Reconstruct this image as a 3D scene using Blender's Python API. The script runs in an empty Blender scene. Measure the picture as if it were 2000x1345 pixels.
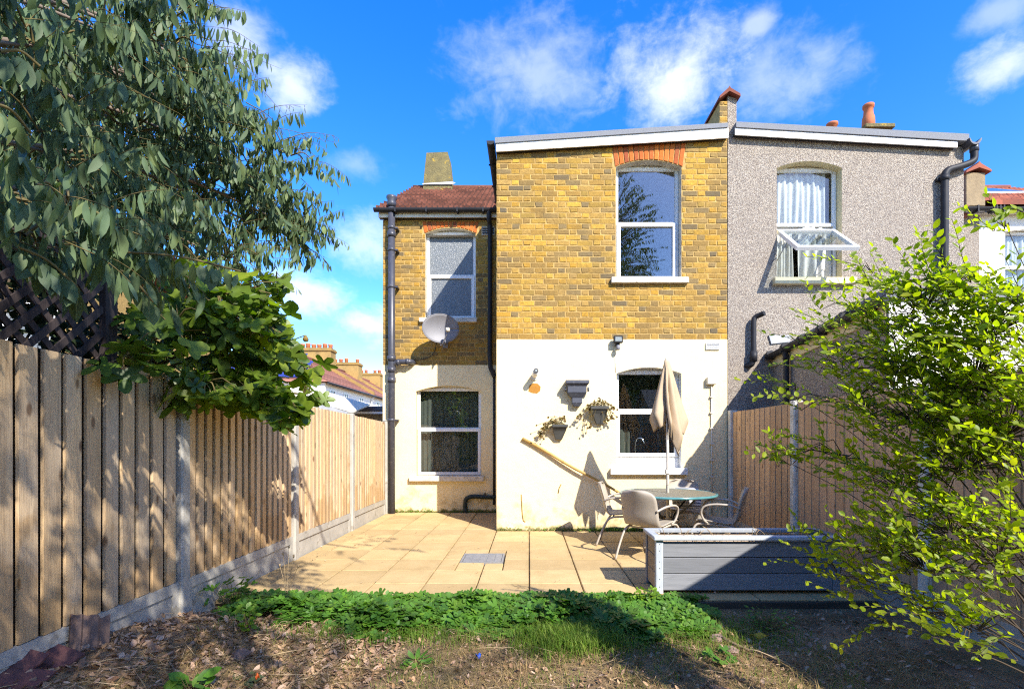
import bpy, math, random
import numpy as np
from mathutils import Vector, Matrix, Euler, noise as mnoise

random.seed(7)
rng = np.random.default_rng(11)
sc = bpy.context.scene
COL = sc.collection
R = math.radians

# ------------------------------------------------------------------ camera
EYE = 1.40
FOC, CU, CV = 980.0, 1033.0, 862.0            # focal length and principal point measured on the photograph
cam_d = bpy.data.cameras.new('camera')
cam = bpy.data.objects.new('camera', cam_d); COL.objects.link(cam)
cam.location = (0, 0, EYE); cam.rotation_euler = (R(90), 0, 0)
cam_d.sensor_width = 36.0; cam_d.lens = FOC / 2000 * 36.0
cam_d.shift_x = (1000 - CU) / 2000; cam_d.shift_y = (CV - 672.5) / 2000
cam_d.clip_start = 0.05; cam_d.clip_end = 2000
sc.camera = cam

# ------------------------------------------------------------------ light
SUN = Vector((0.64, -1.0, 0.948)).normalized()
EL = math.asin(SUN.z); ROT = math.atan2(SUN.x, SUN.y)
sd = bpy.data.lights.new('sun', 'SUN'); sd.energy = 3.5; sd.angle = R(0.5); sd.color = (1.0, 0.94, 0.84)
so = bpy.data.objects.new('sun', sd); COL.objects.link(so)
so.rotation_euler = (-SUN).to_track_quat('-Z', 'Y').to_euler()
so.location = (10, -15, 20)

sc.view_settings.view_transform = 'Standard'
sc.view_settings.look = 'None'
sc.view_settings.gamma = 1
sc.view_settings.use_curve_mapping = False
sc.view_settings.exposure = 1.45
sc.render.engine = 'CYCLES'
sc.cycles.use_denoising = False
sc.cycles.filter_width = 1.15
sc.cycles.use_adaptive_sampling = False
sc.cycles.sample_clamp_indirect = 6.0
sc.cycles.max_bounces = 8
sc.cycles.transparent_max_bounces = 16
sc.cycles.caustics_reflective = False; sc.cycles.caustics_refractive = False

# ------------------------------------------------------------------ node helpers
class NT:
    def __init__(s, tree): s.t = tree; s.n = tree.nodes; s.l = tree.links
    def new(s, typ, props=None, **inp):
        nd = s.n.new(typ)
        for k, v in (props or {}).items(): setattr(nd, k, v)
        for k, v in inp.items(): s.set(nd, k, v)
        return nd
    def set(s, nd, key, v):
        if isinstance(key, str) and key.startswith('i') and key[1:].isdigit(): key = int(key[1:])
        elif isinstance(key, str): key = key.replace('_', ' ')
        sock = nd.inputs[key]
        if isinstance(v, bpy.types.NodeSocket): s.l.new(v, sock)
        elif isinstance(v, bpy.types.Node): s.l.new(v.outputs[0], sock)
        else:
            if isinstance(v, (tuple, list)) and len(v) == 3 and sock.type == 'RGBA': v = (*v, 1)
            sock.default_value = v
    def math(s, op, a, b=0.0, c=0.0, clamp=False):
        nd = s.n.new('ShaderNodeMath'); nd.operation = op; nd.use_clamp = clamp
        s.set(nd, 0, a); s.set(nd, 1, b); s.set(nd, 2, c); return nd.outputs[0]
    def vm(s, op, a, b=(0, 0, 0)):
        nd = s.n.new('ShaderNodeVectorMath'); nd.operation = op
        s.set(nd, 0, a); s.set(nd, 1, b)
        return nd.outputs['Value'] if op in ('LENGTH', 'DISTANCE', 'DOT_PRODUCT') else nd.outputs[0]
    def mix(s, f, a, b, blend='MIX'):
        nd = s.n.new('ShaderNodeMix'); nd.data_type = 'RGBA'; nd.blend_type = blend; nd.clamp_factor = True
        for i, v in ((0, f), (6, a), (7, b)): s.set(nd, i, v)
        return nd.outputs[2]
    def noise(s, vec, scale=5, detail=5, rough=0.55, dist=0.0):
        nd = s.n.new('ShaderNodeTexNoise'); s.set(nd, 'Vector', vec)
        s.set(nd, 'Scale', scale); s.set(nd, 'Detail', detail); s.set(nd, 'Roughness', rough); s.set(nd, 'Distortion', dist)
        return nd.outputs[0]
    def voro(s, vec, scale, out='Distance', feature='F1', rnd=1.0):
        nd = s.n.new('ShaderNodeTexVoronoi'); nd.feature = feature; s.set(nd, 'Vector', vec); s.set(nd, 'Scale', scale)
        s.set(nd, 'Randomness', rnd)
        return nd.outputs[out]
    def map(s, v, a, b, c=0.0, d=1.0, smooth=False):
        nd = s.n.new('ShaderNodeMapRange'); nd.clamp = True
        if smooth: nd.interpolation_type = 'SMOOTHSTEP'
        for i, x in enumerate((v, a, b, c, d)): s.set(nd, i, x)
        return nd.outputs[0]
    def ramp(s, f, stops, interp='LINEAR'):
        nd = s.n.new('ShaderNodeValToRGB'); s.set(nd, 0, f); e = nd.color_ramp.elements
        nd.color_ramp.interpolation = interp
        while len(e) < len(stops): e.new(0.5)
        for el, (p, c) in zip(e, stops): el.position = p; el.color = (*c, 1)
        return nd.outputs[0]
    def pos(s): return s.n.new('ShaderNodeNewGeometry').outputs['Position']
    def obj(s): return s.n.new('ShaderNodeTexCoord').outputs['Object']
    def rand(s):
        a = s.n.new('ShaderNodeObjectInfo').outputs['Random']
        b = s.n.new('ShaderNodeNewGeometry').outputs['Random Per Island']
        return s.math('FRACT', s.math('ADD', s.math('MULTIPLY', a, 7.31), s.math('MULTIPLY', b, 3.7)))
    def bump(s, h, strength=0.3, dist=0.01):
        nd = s.n.new('ShaderNodeBump'); s.set(nd, 'Strength', strength); s.set(nd, 'Distance', dist); s.set(nd, 'Height', h)
        return nd.outputs[0]

def newmat(name):
    m = bpy.data.materials.new(name); m.use_nodes = True
    t = NT(m.node_tree); t.n.clear()
    out = t.n.new('ShaderNodeOutputMaterial'); b = t.n.new('ShaderNodeBsdfPrincipled')
    t.l.new(b.outputs[0], out.inputs[0])
    return m, t, b, out

def pm(name, c1, c2=None, scale=4, rough=0.7, bump=0.15, bscale=60, bdist=0.004, rnd=0.0, spec=0.3, metal=0.0, stretch=None, world=True, tr=0.0, trc=None, speck=None):
    """general procedural material: two tones mixed by noise, per-piece variation, fine relief"""
    m, t, b, out = newmat(name)
    v = t.pos() if world else t.obj()
    if not world:
        v = t.vm('ADD', v, t.vm('SCALE', (1, 1, 1), 0)) if False else v
    vs = t.vm('MULTIPLY', v, stretch) if stretch else v
    c2 = c2 or tuple(x * 0.7 for x in c1)
    f = t.map(t.noise(vs, scale, 6, 0.6), 0.3, 0.7)
    c = t.mix(f, c1, c2)
    if rnd:
        k = t.map(t.rand(), 0, 1, 1 - rnd, 1 + rnd)
        c = t.mix(1.0, c, t.new('ShaderNodeCombineColor', None, Red=k, Green=k, Blue=k).outputs[0], 'MULTIPLY')
    if speck:
        sp = t.map(t.noise(v, speck[1], 3, 0.6), 0.60, 0.68)
        c = t.mix(t.math('MULTIPLY', sp, speck[2]), c, speck[0])
    t.set(b, 'Base Color', c); t.set(b, 'Roughness', rough); t.set(b, 'Specular IOR Level', spec); t.set(b, 'Metallic', metal)
    if bump: t.set(b, 'Normal', t.bump(t.noise(vs, bscale, 4, 0.6), bump, bdist))
    if tr:
        tl = t.n.new('ShaderNodeBsdfTranslucent')
        cc = t.mix(1.0, c, trc or (1, 1, 1), 'MULTIPLY') if trc else c
        t.set(tl, 'Color', cc)
        mx = t.n.new('ShaderNodeMixShader'); t.set(mx, 0, tr); t.l.new(b.outputs[0], mx.inputs[1]); t.l.new(tl.outputs[0], mx.inputs[2])
        t.l.new(mx.outputs[0], out.inputs[0])
    return m

def leafmat(name, cols, rough=0.45, tr=0.35, trc=(1.2, 1.3, 0.5), spec=0.4):
    m, t, b, out = newmat(name)
    c = t.ramp(t.rand(), [(i / max(1, len(cols) - 1), k) for i, k in enumerate(cols)])
    n = t.map(t.noise(t.pos(), 9, 3), 0.35, 0.65, 0.8, 1.2)
    c = t.mix(1.0, c, t.new('ShaderNodeCombineColor', None, Red=n, Green=n, Blue=n).outputs[0], 'MULTIPLY')
    t.set(b, 'Base Color', c); t.set(b, 'Roughness', rough); t.set(b, 'Specular IOR Level', spec)
    tl = t.n.new('ShaderNodeBsdfTranslucent'); t.set(tl, 'Color', t.mix(1.0, c, trc, 'MULTIPLY'))
    mx = t.n.new('ShaderNodeMixShader'); t.set(mx, 0, tr); t.l.new(b.outputs[0], mx.inputs[1]); t.l.new(tl.outputs[0], mx.inputs[2])
    t.l.new(mx.outputs[0], out.inputs[0])
    return m

# ------------------------------------------------------------------ sky
def make_world():
    w = bpy.data.worlds.new('World'); sc.world = w; w.use_nodes = True
    t = NT(w.node_tree); t.n.clear()
    out = t.n.new('ShaderNodeOutputWorld'); bg = t.n.new('ShaderNodeBackground')
    sky = t.n.new('ShaderNodeTexSky'); sky.sky_type = 'NISHITA'; sky.sun_disc = False
    sky.sun_elevation = EL; sky.sun_rotation = ROT
    sky.air_density = 1.0; sky.dust_density = 0.35; sky.ozone_density = 2.6; sky.altitude = 20
    hs = t.new('ShaderNodeHueSaturation', None, Hue=0.513, Saturation=SKY_SAT, Value=1.0, Color=sky.outputs[0])
    d = t.vm('NORMALIZE', t.n.new('ShaderNodeTexCoord').outputs['Generated'])
    n1 = t.noise(d, 5.5, 8, 0.58, 0.4)
    n2 = t.noise(t.vm('MULTIPLY', d, (1, 1, 1.8)), 16, 6, 0.6, 0.3)
    n3 = t.noise(d, 48, 6, 0.65, 0.4)
    # individual clouds: direction, spread, density
    cl = []
    for (u, v, ru, rv, a) in CLOUDS:
        c = Vector(((u - CU) / FOC, 1, (CV - v) / FOC)); L = c.length; c.normalize()
        df = t.vm('MULTIPLY', t.vm('SUBTRACT', d, tuple(c)), (FOC * L / ru, FOC * L / ((ru + rv) / 2), FOC * L / rv))
        wob = t.math('ADD', t.math('MULTIPLY', t.math('SUBTRACT', n2, 0.5), 1.7), t.math('MULTIPLY', t.math('SUBTRACT', n3, 0.5), 0.7))
        wob2 = t.math('MULTIPLY', t.math('SUBTRACT', n1, 0.5), 2.0)
        r = t.math('ADD', t.vm('LENGTH', df), t.math('ADD', wob, wob2))
        cl.append(t.math('MULTIPLY', t.map(r, -0.1, 1.35, 1.0, 0.0, True), a))
    acc = cl[0]
    for c in cl[1:]: acc = t.math('MAXIMUM', acc, c)
    gen = t.map(n1, 0.58, 0.82, 0.0, 0.35, True)             # thin cloud scattered over the whole sky
    mask = t.math('MAXIMUM', acc, gen, clamp=True)
    shade = t.map(n2, 0.35, 0.7, 0.72, 1.0)
    cc = t.mix(shade, (2.5, 2.9, 3.9), (3.9, 3.9, 4.1))
    t.set(bg, 'Color', t.mix(mask, hs, cc)); t.set(bg, 'Strength', SKY_STR)
    t.l.new(bg.outputs[0], out.inputs[0])
SKY_SAT, SKY_STR = 1.40, 0.150
CLOUDS = [(575, 170, 58, 42, 0.62), (455, 70, 70, 46, 0.5), (1320, 150, 130, 95, 0.75), (1040, 150, 140, 80, 0.36), (1520, 165, 130, 75, 0.34),
          (1965, 125, 62, 42, 0.6), (1480, 45, 40, 22, 0.4), (725, 480, 70, 50, 0.5), (600, 580, 90, 45, 0.7), (720, 630, 70, 40, 0.7), (1960, 20, 60, 30, 0.3), (690, 320, 50, 24, 0.22)]
make_world()

# ------------------------------------------------------------------ mesh helpers
def X(u, Y): return (u - CU) * Y / FOC
def Z(v, Y): return EYE - (v - CV) * Y / FOC
def P(u, v, Y): return Vector((X(u, Y), Y, Z(v, Y)))

class MB:
    def __init__(s): s.v = []; s.f = []; s.sm = []
    def add(s, vs, fs, smooth=False):
        o = len(s.v); s.v += [tuple(v) for v in vs]
        for f in fs: s.f.append(tuple(i + o for i in f)); s.sm.append(smooth)
        return s
    def quad(s, a, b, c, d): return s.add([a, b, c, d], [(0, 1, 2, 3)])
    def box(s, x0, x1, y0, y1, z0, z1):
        vs = [(x0, y0, z0), (x1, y0, z0), (x1, y1, z0), (x0, y1, z0), (x0, y0, z1), (x1, y0, z1), (x1, y1, z1), (x0, y1, z1)]
        return s.add(vs, [(0, 3, 2, 1), (4, 5, 6, 7), (0, 1, 5, 4), (1, 2, 6, 5), (2, 3, 7, 6), (3, 0, 4, 7)])
    def bbox(s, x0, x1, y0, y1, z0, z1, b=0.004):
        """box with chamfered edges"""
        vs = []; 
        for (ax, i) in ((0, 0), (0, 1), (1, 0), (1, 1), (2, 0), (2, 1)):
            lo = [x0, y0, z0]; hi = [x1, y1, z1]
            o = [k for k in range(3) if k != ax]
            for (p, q) in ((0, 0), (1, 0), (1, 1), (0, 1)):
                c = [0, 0, 0]; c[ax] = hi[ax] if i else lo[ax]
                c[o[0]] = hi[o[0]] - b if p else lo[o[0]] + b
                c[o[1]] = hi[o[1]] - b if q else lo[o[1]] + b
                vs.append(tuple(c))
        import itertools
        fs = []
        cen = Vector(((x0 + x1) / 2, (y0 + y1) / 2, (z0 + z1) / 2))
        def orient(f):
            a, bb, c = (Vector(vs[f[k]]) for k in range(3))
            n = (bb - a).cross(c - a); m = sum((Vector(vs[k]) for k in f), Vector()) / len(f)
            return f if n.dot(m - cen) > 0 else tuple(reversed(f))
        for k in range(6): fs.append(orient((4 * k, 4 * k + 1, 4 * k + 2, 4 * k + 3)))
        def near(face, tgt):
            return [4 * face + k for k in range(4) if all(abs(vs[4 * face + k][a] - t_) <= b * 1.01 for a, t_ in tgt)]
        L = ((x0, x1), (y0, y1), (z0, z1))
        for a1, a2 in ((0, 1), (0, 2), (1, 2)):
            for i1 in (0, 1):
                for i2 in (0, 1):
                    tg = [(a1, L[a1][i1]), (a2, L[a2][i2])]
                    p = near(2 * a1 + i1, tg); q = near(2 * a2 + i2, tg)
                    a3 = 3 - a1 - a2
                    p.sort(key=lambda k: vs[k][a3]); q.sort(key=lambda k: vs[k][a3])
                    fs.append(orient((p[0], p[1], q[1], q[0])))
        for i, j, k in itertools.product((0, 1), repeat=3):
            tg = [(0, L[0][i]), (1, L[1][j]), (2, L[2][k])]
            fs.append(orient((near(i, tg)[0], near(2 + j, tg)[0], near(4 + k, tg)[0])))
        return s.add(vs, fs)
    def prism(s, poly, axis, a, b):
        """extrude a 2-D outline along an axis (0, 1, 2) from a to b"""
        n = len(poly); vs = []
        for c in (a, b):
            for (p, q) in poly:
                vs.append({0: (c, p, q), 1: (p, c, q), 2: (p, q, c)}[axis])
        fs = [tuple(range(n)), tuple(reversed(range(n, 2 * n)))]
        for i in range(n): j = (i + 1) % n; fs.append((i, i + n, j + n, j))
        return s.add(vs, fs)
    def tube(s, pts, r, n=8, cap=True, smooth=True):
        pts = [Vector(p) for p in pts]; k = len(pts)
        rr = r if isinstance(r, (list, tuple)) else [r] * k
        vs = []; up = None
        for i, p in enumerate(pts):
            t = (pts[min(i + 1, k - 1)] - pts[max(i - 1, 0)]).normalized()
            if up is None:
                up = t.cross(Vector((0.3, 0.2, 1)) if abs(t.z) < 0.9 else Vector((1, 0.1, 0))).normalized()
            else:
                up = (up - t * up.dot(t)); up = up.normalized() if up.length > 1e-6 else t.orthogonal().normalized()
            w = t.cross(up)
            for j in range(n):
                a = 2 * math.pi * j / n
                vs.append(p + (up * math.cos(a) + w * math.sin(a)) * rr[i])
        fs = []
        for i in range(k - 1):
            for j in range(n):
                fs.append((i * n + j, i * n + (j + 1) % n, (i + 1) * n + (j + 1) % n, (i + 1) * n + j))
        s.add(vs, fs, smooth)
        if cap:
            o = len(s.v) - k * n
            s.f.append(tuple(o + j for j in reversed(range(n)))); s.sm.append(False)
            s.f.append(tuple(o + (k - 1) * n + j for j in range(n))); s.sm.append(False)
        return s
    def lathe(s, prof, cx, cy, n=16, smooth=True, ang=None):
        """profile of (radius, z) round a vertical axis"""
        vs = []
        for (r, z) in prof:
            for j in range(n):
                a = 2 * math.pi * j / n; vs.append((cx + r * math.cos(a), cy + r * math.sin(a), z))
        fs = []
        for i in range(len(prof) - 1):
            for j in range(n):
                fs.append((i * n + j, i * n + (j + 1) % n, (i + 1) * n + (j + 1) % n, (i + 1) * n + j))
        s.add(vs, fs, smooth)
        o = len(s.v) - len(prof) * n
        if prof[0][0] > 1e-4: s.f.append(tuple(o + j for j in reversed(range(n)))); s.sm.append(False)
        if prof[-1][0] > 1e-4: s.f.append(tuple(o + (len(prof) - 1) * n + j for j in range(n))); s.sm.append(False)
        return s
    def grid(s, fn, nu, nv, smooth=True):
        vs = [fn(i / nu, j / nv) for j in range(nv + 1) for i in range(nu + 1)]
        fs = [(j * (nu + 1) + i, j * (nu + 1) + i + 1, (j + 1) * (nu + 1) + i + 1, (j + 1) * (nu + 1) + i) for j in range(nv) for i in range(nu)]
        return s.add(vs, fs, smooth)
    def mesh(s, name, m):
        me = bpy.data.meshes.new(name); me.from_pydata(s.v, [], s.f)
        me.polygons.foreach_set('use_smooth', s.sm)
        if m: me.materials.append(m)
        me.update(); return me
    def build(s, name, m, parent=None, kind=None, label=None):
        return link(name, s.mesh(name, m), parent, kind, label)

def wmat(p):
    M = p.matrix_parent_inverse @ p.matrix_basis
    return wmat(p.parent) @ M if p.parent else p.matrix_basis.copy()

def link(name, me, parent=None, kind=None, label=None, M=None):
    o = bpy.data.objects.new(name, me); COL.objects.link(o)
    if parent is not None:
        o.parent = parent; o.matrix_parent_inverse = wmat(parent).inverted()
    if M is not None: o.matrix_basis = M
    if kind: o['kind'] = kind
    if label: o['label'] = label
    return o

def thing(name, label, cat, loc=(0, 0, 0), group=None, kind=None):
    o = bpy.data.objects.new(name, None); COL.objects.link(o); o.location = loc
    o.empty_display_size = 0.1
    o.matrix_basis = Matrix.Translation(loc)
    return tag(o, label, cat, group, kind)

def tag(o, label, cat=None, group=None, kind=None):
    o['label'] = label
    if cat: o['category'] = cat
    if group: o['group'] = group
    if kind: o['kind'] = kind
    return o

def copy_tree(o, parent=None):
    c = o.copy(); COL.objects.link(c)
    if parent is not None: c.parent = parent
    for ch in list(o.children): copy_tree(ch, c)
    return c

def solid(o, th, off=0):
    md = o.modifiers.new('thickness', 'SOLIDIFY'); md.thickness = th; md.offset = off; return o

def smooth_path(pts, sub=5):
    """Catmull-Rom through the points"""
    p = [Vector(q) for q in pts]; p = [p[0] * 2 - p[1]] + p + [p[-1] * 2 - p[-2]]; out = []
    for i in range(1, len(p) - 2):
        for k in range(sub):
            t = k / sub
            out.append(0.5 * ((2 * p[i]) + (p[i + 1] - p[i - 1]) * t + (2 * p[i - 1] - 5 * p[i] + 4 * p[i + 1] - p[i + 2]) * t * t + (3 * p[i] - p[i - 1] - 3 * p[i + 1] + p[i + 2]) * t ** 3))
    out.append(p[-2]); return out

# ------------------------------------------------------------------ materials
def brickmat(name, ramp, mottle=0.62):
    m, t, b, out = newmat(name)
    v = t.pos(); r = t.rand()
    c = t.ramp(r, ramp)
    nz = t.map(t.noise(v, 24, 7, 0.74), 0.36, 0.72)
    c = t.mix(t.math('MULTIPLY', nz, mottle), c, (0.15, 0.09, 0.03), 'MIX')
    lg = t.map(t.noise(v, 1.4, 4, 0.6), 0.48, 0.7)            # sooty patches over several bricks
    c = t.mix(t.math('MULTIPLY', lg, 0.5), c, (0.12, 0.095, 0.055))
    sm = t.map(t.noise(v, 8, 5, 0.7), 0.60, 0.74)              # mortar smeared over the faces
    c = t.mix(t.math('MULTIPLY', sm, 0.55), c, (0.42, 0.285, 0.105))
    sp = t.map(t.noise(v, 130, 2), 0.66, 0.72)
    c = t.mix(t.math('MULTIPLY', sp, 0.7), c, (0.05, 0.035, 0.02))
    t.set(b, 'Base Color', c); t.set(b, 'Roughness', 0.9); t.set(b, 'Specular IOR Level', 0.15)
    h = t.math('ADD', t.noise(v, 60, 5, 0.7), t.math('MULTIPLY', t.noise(v, 18, 3), 0.8))
    t.set(b, 'Normal', t.bump(h, 0.8, 0.008))
    return m
YB = [(0.0, (0.374, 0.222, 0.054)), (0.125, (0.257, 0.17, 0.063)), (0.25, (0.539, 0.315, 0.054)), (0.375, (0.406, 0.256, 0.078)), (0.5, (0.202, 0.152, 0.078)), (0.625, (0.589, 0.35, 0.054)), (0.75, (0.324, 0.212, 0.054)), (0.875, (0.491, 0.272, 0.037)), (1.0, (0.127, 0.109, 0.074))]
M_BRICK = brickmat('yellow_stock_brick', YB)
M_RED = brickmat('red_rubbed_brick', [(0, (0.50, 0.10, 0.025)), (0.35, (0.62, 0.16, 0.03)), (0.6, (0.30, 0.06, 0.03)), (0.8, (0.66, 0.20, 0.04)), (1, (0.20, 0.05, 0.035))], 0.3)
M_MORTAR = pm('sandy_mortar', (0.515, 0.353, 0.129), (0.336, 0.218, 0.073), 12, 0.95, 0.5, 90, 0.006, speck=((0.2, 0.13, 0.06), 40, 0.6))
M_BRICKDARK = brickmat('far_brick', [(0, (0.34, 0.22, 0.07)), (1, (0.42, 0.28, 0.10))])

def rendermat(name, c1, dirt_top, cream):
    m, t, b, out = newmat(name)
    v = t.pos(); z = t.new('ShaderNodeSeparateXYZ', None, Vector=v).outputs[2]
    n = t.map(t.noise(v, 2.2, 6, 0.62), 0.35, 0.7)
    c = t.mix(t.math('MULTIPLY', n, 0.5), c1, cream)
    run = t.map(t.noise(t.vm('MULTIPLY', v, (9, 9, 0.7)), 1.6, 5, 0.6), 0.55, 0.8)   # runs of rain dirt
    c = t.mix(t.math('MULTIPLY', run, 0.14), c, (0.40, 0.33, 0.22))
    low = t.map(z, 0.0, dirt_top, 1, 0)
    st = t.map(t.math('ADD', t.noise(v, 4.5, 7, 0.66), t.math('MULTIPLY', low, 0.27)), 0.68, 0.90)
    c = t.mix(t.math('MULTIPLY', st, t.math('MULTIPLY', low, 1.0), clamp=True), c, (0.34, 0.25, 0.11))
    moss = t.map(t.math('ADD', t.noise(v, 11, 5, 0.7), t.math('MULTIPLY', t.map(z, 0.0, 0.13, 1, 0), 0.4)), 0.66, 0.78)
    c = t.mix(t.math('MULTIPLY', moss, t.map(z, 0.0, 0.2, 1, 0)), c, (0.10, 0.10, 0.02))
    fl = t.map(t.noise(t.vm('ADD', v, (3.1, 0, 1.7)), 7.5, 4, 0.7), 0.73, 0.745)          # flakes gone from the paint
    c = t.mix(t.math('MULTIPLY', fl, t.map(z, 0.4, 1.4, 0.85, 0.0)), c, (0.34, 0.22, 0.07))
    t.set(b, 'Base Color', c); t.set(b, 'Roughness', 0.85); t.set(b, 'Specular IOR Level', 0.2)
    h = t.math('ADD', t.math('MULTIPLY', t.noise(v, 3.5, 3), 3.0), t.noise(v, 45, 5, 0.7))
    t.set(b, 'Normal', t.bump(h, 0.35, 0.012))
    return m
M_RENDER = rendermat('cream_white_render', (0.83, 0.70, 0.425), 1.1, (0.80, 0.64, 0.35))
M_RENDER2 = rendermat('plain_white_render', (0.82, 0.80, 0.74), 0.3, (0.76, 0.74, 0.68))

def pebblemat():
    m, t, b, out = newmat('pebbledash')
    v = t.pos(); S = 100
    col = t.voro(v, S, 'Color'); d = t.voro(v, S, 'Distance')
    k = t.new('ShaderNodeSeparateColor', None, Color=col).outputs[0]
    c = t.ramp(k, [(0, (0.20, 0.185, 0.155)), (0.22, (0.52, 0.46, 0.375)), (0.5, (0.46, 0.395, 0.31)), (0.62, (0.30, 0.225, 0.155)), (0.8, (0.66, 0.60, 0.51)), (1, (0.08, 0.07, 0.06))])
    gap = t.map(d, 0.42, 0.62)
    c = t.mix(gap, c, (0.17, 0.14, 0.12))
    lg = t.map(t.noise(t.vm('MULTIPLY', v, (1, 1, 0.45)), 1.3, 6, 0.66), 0.42, 0.68)
    c = t.mix(t.math('MULTIPLY', lg, 0.42), c, (0.24, 0.20, 0.165))
    t.set(b, 'Base Color', c); t.set(b, 'Roughness', 0.8); t.set(b, 'Specular IOR Level', 0.25)
    t.set(b, 'Normal', t.bump(t.math('SUBTRACT', 1.0, d), 0.9, 0.008))
    return m
M_PEBBLE = pebblemat()
M_FELT = pm('grey_mineral_felt', (0.24, 0.25, 0.27), (0.15, 0.155, 0.17), 90, 0.95, 0.6, 180, 0.004, speck=((0.40, 0.41, 0.43), 140, 0.7))
M_UPVC = pm('white_plastic', (0.80, 0.80, 0.78), (0.74, 0.73, 0.70), 3, 0.35, 0.03, 30, spec=0.45)
M_CREAM = pm('cream_gloss_paint', (0.66, 0.58, 0.36), (0.58, 0.49, 0.29), 5, 0.5, 0.15, 40)
M_SILL = pm('painted_stone_sill', (0.72, 0.69, 0.60), (0.50, 0.45, 0.36), 7, 0.8, 0.3, 50, speck=((0.20, 0.16, 0.10), 18, 0.7))
M_PIPE = pm('dark_grey_pipe', (0.060, 0.062, 0.080), (0.045, 0.046, 0.058), 6, 0.38, 0.08, 30, spec=0.5, speck=((0.16, 0.15, 0.14), 14, 0.35))
M_BLACKPIPE = pm('black_plastic_pipe', (0.016, 0.017, 0.021), (0.026, 0.026, 0.03), 6, 0.55, 0.08, 30, spec=0.25)
M_GREENPIPE = pm('dark_green_waste_pipe', (0.030, 0.048, 0.045), (0.02, 0.03, 0.03), 6, 0.5, 0.1, 30)
M_TILE = pm('brown_red_roof_tile', (0.24, 0.085, 0.05), (0.13, 0.05, 0.035), 8, 0.85, 0.4, 60, rnd=0.5, speck=((0.30, 0.24, 0.12), 22, 0.5))
M_TILE2 = pm('red_clay_roof_tile', (0.32, 0.095, 0.05), (0.20, 0.065, 0.045), 4, 0.85, 0.4, 60, rnd=0.3, speck=((0.20, 0.12, 0.08), 20, 0.5))
M_TILEFAR = pm('weathered_red_tile', (0.36, 0.15, 0.095), (0.25, 0.115, 0.08), 3, 0.9, 0.3, 8, rnd=0.25)
M_POT = pm('terracotta_pot', (0.52, 0.17, 0.07), (0.38, 0.12, 0.06), 8, 0.8, 0.2, 40)
M_LICHEN = pm('lichened_chimney_render', (0.22, 0.18, 0.075), (0.13, 0.11, 0.055), 9, 0.95, 0.9, 40, 0.03, speck=((0.50, 0.32, 0.03), 5, 0.9))
M_PIER = pm('stained_cement_render', (0.32, 0.24, 0.14), (0.22, 0.165, 0.10), 6, 0.95, 0.5, 30, 0.02)
M_LEAD = pm('lead_flashing', (0.30, 0.31, 0.33), (0.42, 0.42, 0.42), 6, 0.5, 0.3, 20)
M_DARKROOM = pm('room_wall', (0.52, 0.50, 0.45), (0.46, 0.44, 0.40), 2, 0.9, 0)
M_CURTAIN = pm('white_net_curtain', (0.80, 0.80, 0.76), (0.68, 0.67, 0.62), 6, 0.9, 0.1, 90, tr=0.35)
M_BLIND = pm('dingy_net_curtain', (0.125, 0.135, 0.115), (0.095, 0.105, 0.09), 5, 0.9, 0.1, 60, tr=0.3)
M_CONC = pm('pale_concrete', (0.46, 0.43, 0.37), (0.33, 0.31, 0.27), 5, 0.92, 0.4, 70, 0.005, speck=((0.22, 0.19, 0.14), 9, 0.6))
M_SOLAR = pm('solar_panel_blue', (0.03, 0.035, 0.16), (0.04, 0.05, 0.22), 3, 0.25, 0, spec=0.6)

def glassmat(name, tint, refl, rough=0.0, ior=1.5):
    m, t, b, out = newmat(name); t.n.remove(b)
    fc = t.new('ShaderNodeLayerWeight', None, Blend=0.5).outputs['Facing']        # Schlick, the same from both faces of the pane
    fr = t.math('ADD', 0.04, t.math('MULTIPLY', 0.96, t.math('POWER', fc, 5.0)))
    g = t.new('ShaderNodeBsdfGlossy', None, Color=(1, 1, 1), Roughness=rough)
    tr = t.new('ShaderNodeBsdfTransparent', None, Color=tint)
    n = t.bump(t.noise(t.pos(), 1.6, 2), 0.10, 0.02)
    t.set(g, 'Normal', n)
    mx = t.n.new('ShaderNodeMixShader'); t.set(mx, 0, t.math('ADD', t.math('MULTIPLY', fr, 1.0), refl, clamp=True))
    t.l.new(tr.outputs[0], mx.inputs[1]); t.l.new(g.outputs[0], mx.inputs[2]); t.l.new(mx.outputs[0], out.inputs[0])
    return m
M_GLASS = glassmat('window_glass', (0.94, 0.965, 0.96), 0.015)
M_GLASSB = glassmat('reflective_window_glass', (0.88, 0.92, 0.92), 0.07)
def frostmat():
    m, t, b, out = newmat('obscured_glass')
    v = t.pos()
    n = t.noise(v, 75, 3, 0.6)
    c = t.mix(t.map(n, 0.3, 0.75), (0.09, 0.10, 0.105), (0.24, 0.26, 0.27))
    t.set(b, 'Base Color', c); t.set(b, 'Roughness', 0.28); t.set(b, 'Specular IOR Level', 0.6)
    t.set(b, 'Normal', t.bump(t.noise(v, 60, 2), 0.9, 0.01))
    return m
M_FROST = frostmat()

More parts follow.
